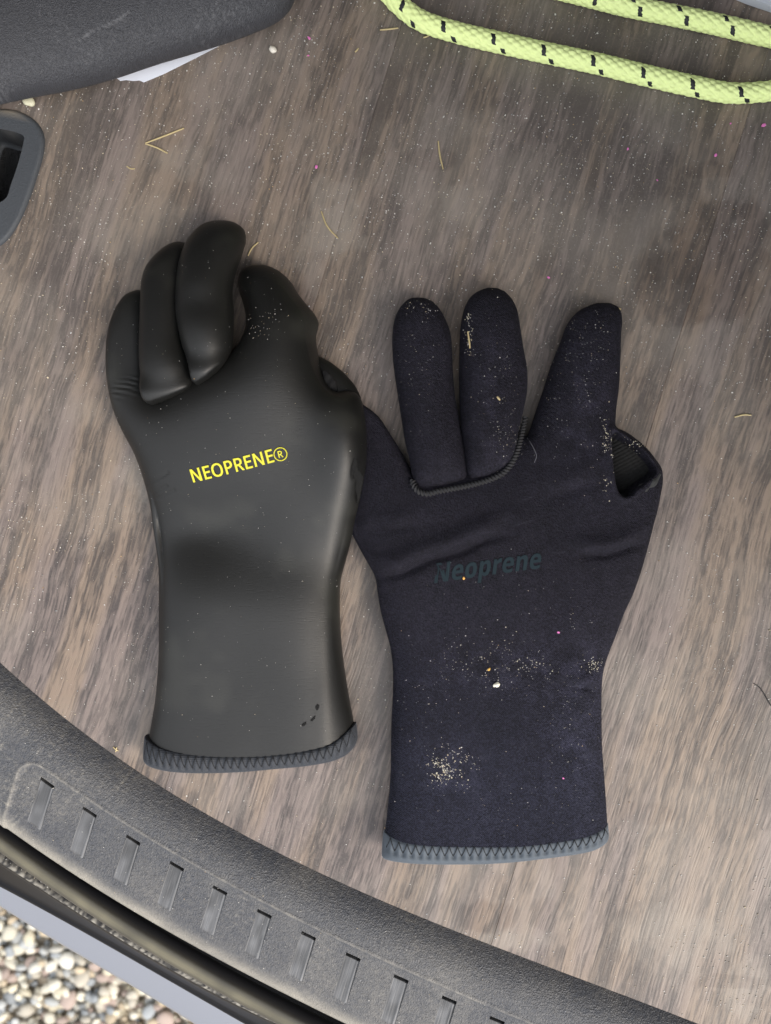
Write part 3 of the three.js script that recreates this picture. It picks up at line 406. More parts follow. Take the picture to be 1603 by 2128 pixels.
// ---------------------------------------------------------------- right glove: dark knitted fabric
const right = new THREE.Group();
{
  const y = 0.009;
  const twill = tex(1024, 1024, (u, v) => { const n = 0.5 * pnoise(u * 70, v * 70, 70, 70, 3) + 0.4 * pnoise(u * 120, v * 120, 120, 120, 4), k = 48; return 0.05 + 0.3 * (0.5 + 0.5 * Math.sin((u * k + v * k) * 6.2832 + 2 * pnoise(u * 9, v * 9, 9, 9, 8))) + n; });
  const weave = tex(1024, 1024, (u, v) => { const f = pnoise(u * 90, v * 90, 90, 90, 23), q = pnoise(u * 150, v * 150, 150, 150, 24), c = pnoise(u * 14, v * 14, 14, 14, 25), k = 0.42 + 0.38 * f + 0.44 * q + 0.12 * (c - 0.5); return [0.86 * k, 0.84 * k, k]; }, true);
  const fabric = phys({ color: rgb(0.021, 0.0204, 0.0222), vertexColors: true, map: weave, roughness: 0.85, sheen: 0.35, sheenRoughness: 0.5, sheenColor: rgb(0.09, 0.095, 0.115), specularIntensity: 0.4, bumpMap: twill, bumpScale: 0.0005 });
  const dustSpots = [[1040, 1385, 150, 40], [930, 1595, 60, 50], [1200, 850, 60, 150], [1190, 1500, 70, 140], [1240, 1385, 40, 30], [1262, 950, 16, 80], [1035, 830, 50, 130]].map((a) => smear(...a));
  const fabCol = (x, y2, z) => { const n = 0.85 + 0.3 * fbm(x * 40, z * 40, 201, 3) + dustSpots.reduce((q, f) => q + f(x, z), 0) * 0.9 * sst(0.35, 0.75, fbm(x * 160, z * 160, 203, 3)), b = sst(P(0, 1150)[1], P(0, 1750)[1], z); return [n * lerp(1, 1.3, b), n * lerp(1, 1.5, b), n * lerp(1, 1.65, b)]; };
  const outline = curve([...Z4([[896, 800], [915, 760], [940, 680], [975, 580], [1010, 470], [1050, 370], [1080, 290], [1130, 230], [1190, 200], [1250, 190], [1310, 207], [1330, 245], [1325, 330], [1320, 450], [1315, 560], [1300, 680], [1296, 740]], y),
    ...poly([[1278, 888], [1291, 893], [1304, 899], [1319, 910], [1336, 923], [1352, 940], [1363, 955], [1375, 971], [1378, 985], [1378, 1000], [1373, 1027], [1366, 1062], [1358, 1090], [1349, 1126], [1334, 1180], [1315, 1235], [1296, 1275], [1281, 1317], [1266, 1354], [1254, 1392], [1250, 1437], [1250, 1493], [1251, 1549], [1255, 1605], [1259, 1661], [1262, 1714], [1264, 1800], [1266, 1950], [795, 1950], [796, 1800], [799, 1735], [803, 1706], [808, 1661], [812, 1605], [813, 1549], [814, 1493], [817, 1437], [817, 1392], [812, 1347], [802, 1310], [791, 1268], [785, 1231], [780, 1199], [761, 1164], [742, 1130], [731, 1108], [716, 1060], [708, 1000], [704, 930], [708, 870], [722, 838], [742, 832], [758, 841], [786, 863], [814, 905], [837, 942], [853, 972], [866, 990], [885, 985], [960, 978], [1020, 955], [1056, 925], [1076, 880]], y)], true);
  const fold1 = poly([[775, 1193], [832, 1182], [888, 1154], [957, 1136], [1003, 1112], [1056, 1096]], 0.02), fold2 = poly([[785, 1095], [830, 1090], [880, 1084]], 0.02), fold3 = poly([[1183, 1147], [1257, 1145], [1303, 1131], [1350, 1118]], 0.02), fold4 = poly([[1165, 1415], [1215, 1420], [1252, 1431]], 0.014), fold5 = poly([[1120, 1030], [1190, 1010], [1250, 985]], 0.02);
  const step = (x, z, l, h, w) => { const [d, s] = segD(x, z, l), e = Math.min(Math.hypot(x - l[0][0], z - l[0][1]), Math.hypot(x - l[l.length - 1][0], z - l[l.length - 1][1])), fade = sst(0, 0.014, e + 0.001), q = s * d; return h * (0.75 * gauss((q + 0.62 * w) / w) - 0.7 * gauss((q - 0.35 * w) / (0.5 * w))) * fade; };
  const wrist = smear(1040, 1330, 260, 70), lump = smear(1200, 1290, 40, 60, 0.5), cuffL = smear(900, 1600, 80, 160), hidden = smear(735, 960, 60, 170), flatThumb = smear(1330, 1030, 70, 90);
  const pit = curve(poly([[1275, 896], [1295, 903], [1320, 920], [1347, 944], [1366, 968], [1366, 982], [1346, 1000], [1324, 1016], [1307, 1030], [1292, 1033], [1280, 1022], [1273, 990], [1269, 940]], 0.018), true);
  const pitD = (x, z) => { let odd = false, d = 9; for (let k = 0; k < pit.length; k++) { const [ax, az] = pit[k], [bx, bz] = pit[(k + 1) % pit.length]; if ((az > z) !== (bz > z) && x < ax + (z - az) / (bz - az) * (bx - ax)) odd = !odd; const t = clamp(((x - ax) * (bx - ax) + (z - az) * (bz - az)) / ((bx - ax) ** 2 + (bz - az) ** 2)); d = Math.min(d, Math.hypot(ax + t * (bx - ax) - x, az + t * (bz - az) - z)); } return odd ? d : -d; };
  const nearPit = (x, z) => x > 0.098 && z < 0.01 && z > -0.055;
  const mid = (x, z) => 0.0085 - 0.001 * hidden(x, z);
  const disp = (x, z) => {
    let d = step(x, z, fold1, 0.0048, 0.0055) + step(x, z, fold2, 0.0024, 0.0045) + step(x, z, fold3, 0.0036, 0.0045) + step(x, z, fold4, 0.0026, 0.0035) + step(x, z, fold5, 0.0018, 0.006);
    d += -0.0022 * wrist(x, z) + 0.0012 * lump(x, z) + 0.001 * cuffL(x, z) - 0.005 * hidden(x, z) + 0.002 * (fbm(x * 24, z * 24, 15, 2) - 0.5) + 0.0005 * (fbm(x * 90, z * 90, 16, 2) - 0.5);
    if (nearPit(x, z)) { const q = pitD(x, z); d += q > 0 ? -0.015 * sst(0, 0.003, q) : 0.0012 * gauss((q + 0.0012) / 0.0016); }
    return d;
  };
  const body = new Puff(outline, { R: 0.0115, top: 0.0145, bot: 0.008, mid, disp, color: fabCol, clip: null });
  const seam = alongX([[790, 1727], [800, 1730], [832, 1737], [907, 1740], [1001, 1741], [1076, 1740], [1169, 1731], [1225, 1723], [1262, 1713], [1270, 1711]], 0.012);
  const hemB = alongX([[790, 1780], [800, 1785], [822, 1787], [890, 1789], [982, 1789], [1057, 1785], [1150, 1776], [1225, 1765], [1258, 1752], [1268, 1742]], 0.010);
  body.clip = (x, z) => z - seam(x) - 0.0015;
  right.add(mesh(body.geometry(), fabric, 'glove_body')); gloves.right.push(body);
  const rampZ = (a, b, p, q) => (x, z) => lerp(p, q, sst(P(0, a)[1], P(0, b)[1], z));
  const ring = new Puff(curve(Z4([[410, 160], [360, 172], [325, 210], [302, 265], [292, 340], [295, 430], [305, 520], [320, 620], [335, 720], [350, 820], [370, 900], [382, 980], [395, 1025], [415, 1034], [500, 1028], [600, 1005], [626, 995], [624, 900], [610, 800], [593, 700], [577, 600], [567, 450], [560, 330], [535, 260], [500, 200], [455, 168]], 0.013), true), { R: 0.011, top: 0.0185, bot: 0.0085, mid: rampZ(760, 1000, 0.0095, 0.0145), color: fabCol, disp: (x, z) => 0.001 * (fbm(x * 50, z * 50, 18, 2) - 0.5) });
  const mline = poly([[1030, 780], [1050, 720], [1062, 690]], 0.02);
  const middle = new Puff(curve(Z4([[730, 116], [660, 145], [628, 190], [606, 270], [598, 400], [596, 500], [597, 650], [603, 780], [617, 900], [626, 985], [640, 996], [690, 988], [750, 970], [810, 930], [840, 880], [860, 780], [885, 680], [905, 580], [905, 480], [890, 400], [875, 300], [855, 200], [815, 142], [770, 118]], 0.014), true), { R: 0.011, top: 0.019, bot: 0.0085, mid: rampZ(740, 980, 0.010, 0.0155), color: fabCol, disp: (x, z) => 0.001 * (fbm(x * 50, z * 50, 19, 2) - 0.5) + step(x, z, mline, 0.0012, 0.006) });
  for (const p of [ring, middle]) { right.add(mesh(p.geometry(), fabric, 'finger')); gloves.right.push(p); }
  const top = (x, z) => Math.max(...gloves.right.map((p) => p.height(x, z)), 0.001);
  gloves.topRight = top;
  const lin = std({ color: rgb(0.006, 0.006, 0.006), roughness: 0.95, bumpMap: tex(256, 256, (u, v) => 0.5 + 0.5 * Math.sin((u + v * 0.5) * 90) * Math.sin(v * 120)), bumpScale: 0.0005 });
  const pouch = new Puff(curve(poly([[1268, 925], [1276, 896], [1300, 906], [1340, 938], [1372, 975], [1362, 990], [1335, 1010], [1305, 1034], [1285, 1034], [1268, 990]], 0.012), true), { R: 0.006, top: 0.006, bot: 0.003, mid: () => 0.0055 });
  mesh(pouch.geometry(), lin, 'lining', right);
  const rollM = std({ color: rgb(0.036, 0.037, 0.037), roughness: 0.9, bumpMap: twill, bumpScale: 0.0003 });
  const roll = poly([[1302, 1032], [1318, 1028], [1340, 1012], [1360, 998], [1372, 986]], 0.016);
  mesh(tubeGeo(roll.map(([x, z], i) => new THREE.Vector3(x, 0.0165 + 0.001 * Math.sin(i), z)), 0.0019, 10, 0.0006, false, (t) => 0.35 + Math.sin(Math.PI * clamp(t, 0.03, 0.97)) * (1 + 0.2 * Math.sin(t * 19))), rollM, 'rolled_edge', right);
  // corded seam round the bases of the two fingers
  const cord = poly([[858, 998], [862, 1012], [872, 1022], [890, 1026], [911, 1021], [945, 1015], [975, 1009], [1012, 999], [1045, 984], [1063, 965], [1077, 938], [1086, 910], [1094, 882], [1098, 862]], 0.02);
  const cp = cord.map(([x, z]) => new THREE.Vector3(x, Math.max(body.height(x, z) + 0.0004, 0.012), z));
  mesh(tubeGeo(cp, 0.0012, 12, 0.00022, false, (t, a) => 1 + 0.34 * Math.sin(a * 2 * 6.2832 + t * 300)), std({ color: rgb(0.02, 0.02, 0.022), roughness: 0.85 }), 'corded_seam', right);
  const hemOut = curve(poly([[813, 1600], [808, 1680], [797, 1730], [793, 1790], [790, 1950], [1272, 1950], [1268, 1780], [1264, 1712], [1258, 1660], [1255, 1600]], 0.010), true);
  const hemTex = tex(512, 512, (u, v) => 0.5 + 0.4 * (pnoise(u * 200, v * 200, 200, 200, 5) - 0.5) + 0.3 * (pnoise(u * 400, v * 400, 400, 400, 6) - 0.5));
  const hemMat = phys({ color: rgb(0.075, 0.09, 0.108), roughness: 0.8, sheen: 1, sheenColor: rgb(0.45, 0.52, 0.6), sheenRoughness: 0.4, bumpMap: hemTex, bumpScale: 0.00012 });
  gloves.hem(right, body, { R: 0.011, top: 0.0138, mid: (x, z) => mid(x, z) + 0.0007, disp, low: 0.45, r: 0.0055 }, seam, hemB, hemOut, hemMat, 27, P(803, 0, 0.012)[0], P(1262, 0, 0.012)[0]);
  // dark stitched word, barely bluer than the cloth
  const [ax, az] = P(902, 1210, 0.021), [bx, bz] = P(1128, 1178, 0.021), W = Math.hypot(bx - ax, bz - az);
  const emb = gloves.drape('Neoprene', 0.0092, ax, az, bx, bz, 0.28, 0.0003, (x, z) => body.height(x, z), 0.00002, W * 0.97, -0.001, gloves.font, 0.012);
  mesh(emb, phys({ color: rgb(0.016, 0.026, 0.032), roughness: 0.95, specularIntensity: 0.3 }), 'embroidery', right);
  tag(right, 'glove', 'dark navy knitted fabric glove sprinkled with sand, thumb tucked in', 'glove', { group: 'pair of gloves on the boot floor' });
}

// ---------------------------------------------------------------- rope
{
  const px = [[700, -130], [778, -48], [828, 8], [872, 42], [940, 66], [1040, 90], [1140, 112], [1240, 133], [1340, 157], [1440, 180], [1515, 194], [1580, 192], [1640, 184], [1700, 165], [1735, 125], [1700, 98], [1640, 85], [1580, 73], [1500, 54], [1400, 33], [1300, 13], [1210, -10], [1100, -38], [1000, -75]];
  const c = new THREE.CatmullRomCurve3(px.map(([a, b]) => { const [x, z] = P(a, b, 0.005); return new THREE.Vector3(x, 0.0054, z); }), false, 'centripetal'), L = c.getLength(), r = 0.0045;
  const n = Math.round(L / 0.0005), m = 48, pos = [], idx = [], uv = [], fr = [];
  for (let i = 0; i <= n; i++) {
    const q = c.getPointAt(i / n), t = c.getTangentAt(i / n), sd = new THREE.Vector3(-t.z, 0, t.x).normalize(); fr.push([q, t, sd]);
    for (let j = 0; j <= m; j++) {
      const a = j / m * 6.2832, l = i / n * L, N = 9, A = a / 6.2832 * N + l / 0.0062, B = a / 6.2832 * N - l / 0.0062, fa = A - Math.floor(A) - 0.5, fb = B - Math.floor(B) - 0.5;
      const h = 0.00085 * Math.sqrt(Math.max(0, (1 - 4 * fa * fa) * (1 - 4 * fb * fb))) + 0.00012 * Math.sin(40 * (fa + fb)) * 0.5, R = (r - 0.0004 + h) * (1 + 0.03 * noise(l * 40, a, 3));
      pos.push(q.x + sd.x * Math.cos(a) * R, q.y + Math.sin(a) * R, q.z + sd.z * Math.cos(a) * R); uv.push(l * 40, a);
    }
  }
  for (let i = 0; i < n; i++) for (let j = 0; j < m; j++) { const a = i * (m + 1) + j, b = a + m + 1; idx.push(a, a + 1, b, b, a + 1, b + 1); }
  const rope = new THREE.Group();
  mesh(geom(pos, idx, uv), phys({ color: rgb(0.84, 0.96, 0.4), roughness: 0.7, sheen: 0.5, sheenColor: rgb(0.8, 0.9, 0.5) }), 'braid', rope);
  const fm = std({ color: rgb(0.012, 0.014, 0.016), roughness: 0.6 });
  const at = (l, a, R) => { const [q, t, sd] = fr[clamp(Math.round(l / L * n), 0, n)]; return [q.x + sd.x * Math.cos(a) * R, q.y + Math.sin(a) * R, q.z + sd.z * Math.cos(a) * R]; };
  const lenAt = (X, Z) => { let best = 9, k = 0; fr.forEach(([q], i) => { const d = (q.x - X) ** 2 + (q.z - Z) ** 2; if (d < best) { best = d; k = i; } }); return k / n * L; };
  const fleck = (l, a, da, dl, sk) => { const p = [], ix = [], u = 6, v = 4; for (let lay = 0; lay < 2; lay++) for (let i = 0; i <= u; i++) for (let j = 0; j <= v; j++) { const f = i / u - 0.5, g = j / v - 0.5, e = lay ? (Math.abs(f) < 0.45 && Math.abs(g) < 0.45 ? 0.0006 : 0.0003) : -0.0003; p.push(...at(l + g * dl + f * sk, a + f * da, r + e)); } const q = (u + 1) * (v + 1); for (let lay = 0; lay < 2; lay++) for (let i = 0; i < u; i++) for (let j = 0; j < v; j++) { const b = lay * q + i * (v + 1) + j, d = b + v + 1; if (lay) ix.push(b, b + 1, d, d, b + 1, d + 1); else ix.push(b, d, b + 1, d, d + 1, b + 1); } mesh(geom(p, ix), fm, 'tracer_thread', rope); };
  // angle 0 = the side towards +s of the frame's side vector; on this run that is the lower edge in the picture
  for (const [a, b, ang] of [[838, 14, 1.3], [926, 45, 1.3], [1028, 76, 1.3], [1133, 90, 1.3], [1236, 113, 1.3], [1339, 139, 1.3], [1442, 159, 1.3], [1538, 178, 1.3], [860, 48, 0.3], [945, 74, 0.3], [1048, 100, 0.3], [1149, 120, 0.3], [1251, 144, 0.3], [1354, 167, 0.3], [1453, 187, 0.3], [1555, 204, 0.3]]) { const [x, z] = P(a, b, 0.008); fleck(lenAt(x, z), ang, ang > 1 ? 1.05 : 0.7, 0.0025, -0.0015); }
  for (const [a, b, ang] of [[1314, 4, 1.3], [1410, 20, 1.3], [1507, 39, 1.3], [1602, 62, 1.3], [1234, 6, 2.4], [1330, 30, 2.4], [1426, 47, 2.4], [1523, 66, 2.4]]) { const [x, z] = P(a, b, 0.008); fleck(lenAt(x, z), ang, ang < 2 ? 0.7 : 0.95, 0.0025, -0.0015); }
  tag(rope, 'rope', 'neon yellow-green braided rope with black flecks along the top edge', 'rope');
}

// ---------------------------------------------------------------- black panel, paper, recess frame, pale board
{
  const out = curve(poly([[-120, 252], [-50, 231], [0, 217], [60, 204], [150, 187], [240, 163], [330, 133], [400, 112], [470, 90], [530, 68], [575, 48], [600, 27], [613, 3], [620, -40], [624, -140], [600, -320], [-200, -320], [-300, 0], [-260, 260]], 0.012), true);
  const panelCol = (x, y, z) => { const d = 0.55 * sst(0.62, 0.9, noise(x * 1500, z * 1500, 31)) * sst(0.35, 0.75, fbm(x * 40, z * 40, 33, 3)) + 0.08 * fbm(x * 30, z * 30, 35, 3); const sc = segD(x, z, scr)[0] < 0.0004 ? 0.25 : 0; const k = clamp(d * 0.5 + sc); return [lerp(0.042, 0.3, k), lerp(0.043, 0.3, k), lerp(0.049, 0.31, k)]; };
  const scr = poly([[150, 62], [170, 48], [215, 30], [262, 4]], 0.04);
  const p = new Puff(out, { R: 0.019, top: 0.026, bot: 0.0115, mid: () => 0.0125, cell: 0.0012, disp: (x, z) => 0.001 * (fbm(x * 14, z * 14, 5, 2) - 0.5), color: panelCol });
  const g = new THREE.Group(); mesh(p.geometry(), std({ vertexColors: true, roughness: 0.4, bumpMap: grainBump2, bumpScale: 0.0008 }), 'shell', g);
  tag(g, 'trim_panel', 'black grained panel with a rounded scuffed edge in the top left corner', 'trim panel');
  const flat = (pts, y0, th, mat) => { const sh = new THREE.Shape(pts.map(([x, z]) => new THREE.Vector2(x, -z))), q = new THREE.ExtrudeGeometry(sh, { depth: th, bevelEnabled: false }); q.rotateX(-Math.PI / 2); q.translate(0, y0, 0); return mesh(q, mat); };
  tag(flat(poly([[237, 161], [244, 163], [250, 168], [262, 166], [276, 168], [290, 167], [299, 171], [340, 154], [400, 124], [470, 88], [480, 40], [380, 40], [240, 100]], 0.0006), 0.0004, 0.0004, std({ color: rgb(0.82, 0.85, 0.93), roughness: 0.5 })), 'paper_slip', 'torn white paper sliver sticking out from under the black panel', 'paper');
  tag(flat(poly([[1535, -8], [1560, 2], [1610, 19], [1680, 40], [1700, -90], [1520, -90]], 0.004), 0.0006, 0.005, phys({ color: rgb(0.62, 0.65, 0.7), roughness: 0.35 })), 'plastic_sheet', 'corner of a pale grey sheet at the top right edge', 'sheet');
  // moulded frame round a dark recess at the left edge
  const frame = new THREE.Group(), o = curve(poly([[-70, 224], [0, 221], [38, 227], [72, 248], [88, 276], [88, 310], [74, 362], [54, 420], [30, 470], [0, 505], [-70, 530]], 0.003), true), inn = curve(poly([[-50, 250], [0, 257], [36, 265], [54, 274], [58, 282], [56, 298], [47, 334], [31, 382], [16, 418], [-50, 440]], 0.003), true);
  const sh = new THREE.Shape(o.map(([x, z]) => new THREE.Vector2(x, -z))); sh.holes.push(new THREE.Path(inn.map(([x, z]) => new THREE.Vector2(x, -z))));
  const fg = new THREE.ExtrudeGeometry(sh, { depth: 0.024, bevelEnabled: true, bevelThickness: 0.0025, bevelSize: 0.0022, bevelOffset: -0.0022, bevelSegments: 5 }); fg.rotateX(-Math.PI / 2); fg.translate(0, -0.0245, 0);
  { const q = fg.attributes.position, u = fg.attributes.uv; const cl = []; for (let i = 0; i < q.count; i++) { const x = q.getX(i), z = q.getZ(i); u.setXY(i, x * 20, z * 20); const d = 0.6 * gauss((x - P(20, 0)[0]) / 0.006) * gauss((z - P(0, 243)[1]) / 0.004); cl.push(lerp(0.05, 0.3, d), lerp(0.056, 0.25, d), lerp(0.064, 0.18, d)); } fg.setAttribute('color', new THREE.Float32BufferAttribute(cl, 3)); }
  mesh(fg, std({ vertexColors: true, roughness: 0.6, bumpMap: grainBump, bumpScale: 0.0003 }), 'rim', frame);
  const lin = new THREE.PlaneGeometry(0.06, 0.08, 40, 40); lin.rotateX(-Math.PI / 2); { const q = lin.attributes.position; for (let i = 0; i < q.count; i++) q.setY(i, 0.006 * fbm(q.getX(i) * 60, q.getZ(i) * 60, 77, 3)); lin.computeVertexNormals(); }
  const lm = mesh(lin, std({ color: rgb(0.012, 0.012, 0.013), roughness: 0.7, bumpMap: grainBump, bumpScale: 0.001 }), 'recess_lining', frame); lm.position.set(P(-10, 0)[0], -0.03, P(0, 350)[1]);
  tag(frame, 'recess_frame', 'dark grey moulded frame round a black recess at the left edge', 'frame');
}

// ---------------------------------------------------------------- sand, straw, flecks
const grainGeo = new THREE.IcosahedronGeometry(1, 0);
function scatter(list, name, label, mat) {                // list of [x, y, z, r, [r, g, b]]
  const im = new THREE.InstancedMesh(grainGeo, mat ?? std({ roughness: 0.5 }), list.length), o = new THREE.Object3D(), c = new THREE.Color();
  list.forEach(([x, y, z, r, t], i) => { o.position.set(x, y + r * 0.45, z); o.rotation.set(rnd() * 6, rnd() * 6, rnd() * 6); o.scale.set(r * (0.7 + 0.7 * rnd()), r * (0.6 + 0.4 * rnd()), r * (0.7 + 0.5 * rnd())); o.updateMatrix(); im.setMatrixAt(i, o.matrix); im.setColorAt(i, c.setRGB(...t)); });
  im.castShadow = im.receiveShadow = true; return tag(im, name, label, 'sand', { kind: 'stuff' });
}
const sandTone = () => { const k = 0.4 + 0.5 * rnd(), q = rnd(); return q < 0.6 ? [0.85 * k, 0.82 * k, 0.76 * k] : q < 0.85 ? [0.75 * k, 0.64 * k, 0.46 * k] : q < 0.97 ? [0.6 * k, 0.6 * k, 0.6 * k] : [0.6 * k, 0.4 * k, 0.2 * k]; };
{
  const ringOut = poly([[-70, 224], [0, 221], [38, 227], [72, 248], [88, 276], [88, 310], [74, 362], [54, 420], [30, 470], [0, 505], [-70, 530]], 0.001), inFrame = (x, z) => { let o = false; ringOut.forEach(([ax, az], k) => { const [bx, bz] = ringOut[(k + 1) % ringOut.length]; if ((az > z) !== (bz > z) && x < ax + (z - az) / (bz - az) * (bx - ax)) o = !o; }); return o; };
  const list = []; let guard = 0;
  const frameEdge = poly([[80, 255], [92, 285], [90, 320], [78, 370], [58, 425], [34, 475], [5, 508]]), panelEdge = poly([[60, 212], [150, 195], [240, 172], [480, 95], [580, 52], [618, 10]]);
  const piles = [[1080, 1960, 70, 26], [1555, 2060, 50, 60], [1500, 70, 120, 20], [1130, 70, 90, 30], [960, 470, 60, 30], [700, 460, 40, 60], [1250, 330, 80, 60], [1500, 480, 100, 70], [640, 60, 60, 60], [280, 930, 30, 80], [1520, 60, 80, 30]].map(([a, b, c, d]) => [...P(a, b), c * MPP, d * MPP]);
  while (list.length < 15000 && guard++ < 200000) {
    const x = (rnd() - 0.5) * 0.41, z = -0.27 + rnd() * 0.54, [s, t] = toST([x, z]); if (t > tA(s) - 0.001 || inFrame(x, z)) continue;
    let w = 0.08 + 0.6 * sst(0.42, 0.72, fbm(x * 26, z * 26, 91, 3)) + 0.42 * sst(0.02, -0.22, z); for (const [cx, cz, a, b] of piles) w += 0.8 * Math.exp(-(((x - cx) / a) ** 2 + ((z - cz) / b) ** 2));
    w += 2 * gauss((segD(x, z, frameEdge)[0] - 0.0005) / 0.003); w += 0.7 * gauss(segD(x, z, panelEdge)[0] / 0.004);
    w += 0.5 * gauss((tA(s) - t) / 0.004);
    if (rnd() > w) continue;
    list.push([x, 0, z, 0.00010 + 0.00028 * rnd() ** 3 + (rnd() < 0.015 ? 0.00018 : 0), sandTone()]);
  }
  scatter(list, 'sand_grains', 'fine pale sand grains scattered over the wood floor');
  const gl = []; const put = (cx, cy, a, b, n0, r0 = 0.00013, r1 = 0.0003, tan = 0) => { const n = n0 * 1.7; for (let i = 0; i < n; i++) { const u = Math.sqrt(-2 * Math.log(1 - rnd() * 0.98)) * 0.6, th = rnd() * 6.2832, [x, z] = P(cx + a * u * Math.cos(th), cy + b * u * Math.sin(th), 0.02), y = gloves.topRight(x, z); if (y < 0.006 || noise(x * 420, z * 420, 17) < 0.3 + 0.25 * rnd()) continue; gl.push([x, y, z, 0.75 * r0 + (r1 - r0) * rnd() ** 3.5, tan && rnd() < tan ? [0.6, 0.55, 0.42] : sandTone()]); } };
  put(930, 1590, 40, 38, 130, 0.0002, 0.0005, 0.35); put(915, 1600, 18, 22, 80, 0.0002, 0.0005, 0.4); put(975, 1585, 30, 16, 26, 0.0002, 0.0004, 0.5);
  put(1040, 1390, 150, 55, 170); put(1010, 1350, 60, 40, 50, 0.0002, 0.0004, 0.5); put(1100, 1380, 60, 12, 40, 0.0002, 0.0004, 0.6); put(1235, 1385, 22, 14, 45, 0.0002, 0.0004, 0.7); put(1190, 1520, 60, 130, 90); put(900, 1450, 70, 120, 70); put(1190, 1280, 40, 30, 25);
  put(1200, 850, 70, 160, 150); put(1190, 700, 50, 60, 60); put(1240, 690, 26, 70, 40); put(1030, 800, 50, 130, 90); put(1050, 910, 30, 30, 40); put(975, 690, 7, 50, 90, 0.0002, 0.0004, 0.5); put(870, 760, 40, 120, 70); put(880, 640, 36, 20, 40); put(1262, 950, 10, 60, 130, 0.00014, 0.0004, 0.6); put(1060, 1230, 150, 60, 40); put(1050, 1650, 180, 70, 60); put(1320, 925, 22, 14, 40, 0.0002, 0.0004, 0.5);
  scatter(gl, 'sand_grains', 'sand grains caught on the dark fabric glove, thickest near its cuff');
  const ll = []; const topL = (x, z) => Math.max(...gloves.left.map((p) => p.height(x, z)));
  for (let i = 0; i < 420; i++) { const [x, z] = P(210 + 560 * rnd(), 440 + 1100 * rnd(), 0.024), y = topL(x, z); if (y > 0.012) ll.push([x, y, z, 0.00008 + 0.00014 * rnd() ** 3, sandTone()]); }
  for (let i = 0; i < 45; i++) { const [x, z] = P(560 + 60 * (rnd() + rnd() - 1), 680 + 45 * (rnd() + rnd() - 1), 0.024), y = topL(x, z); if (y > 0.012) ll.push([x, y, z, 0.00009 + 0.0001 * rnd(), sandTone()]); }
  scatter(ll, 'sand_grains', 'a few sand specks on the smooth black glove');
  const sl = []; for (let i = 0; i < 1900; i++) { const s = -0.3 + 0.62 * rnd(), k = rnd(), t = k < 0.4 ? tE(s) + 0.0015 * (rnd() - 0.8) : k < 0.65 ? tC(s) - 0.0005 - 0.002 * rnd() * rnd() : k < 0.75 ? tB(s) - 0.0002 + 0.001 * (rnd() - 0.5) : lerp(tA(s) + 0.01, tC(s) - 0.004, rnd()), y = k < 0.4 ? -0.0175 : k < 0.65 ? 0.0003 : 0.0062, [x, z] = fromST(s, t); sl.push([x, y, z, 0.0001 + 0.00022 * rnd() ** 2, sandTone()]); }
  scatter(sl, 'sand_grains', 'sand grains lying along the sill and its seal groove');
}
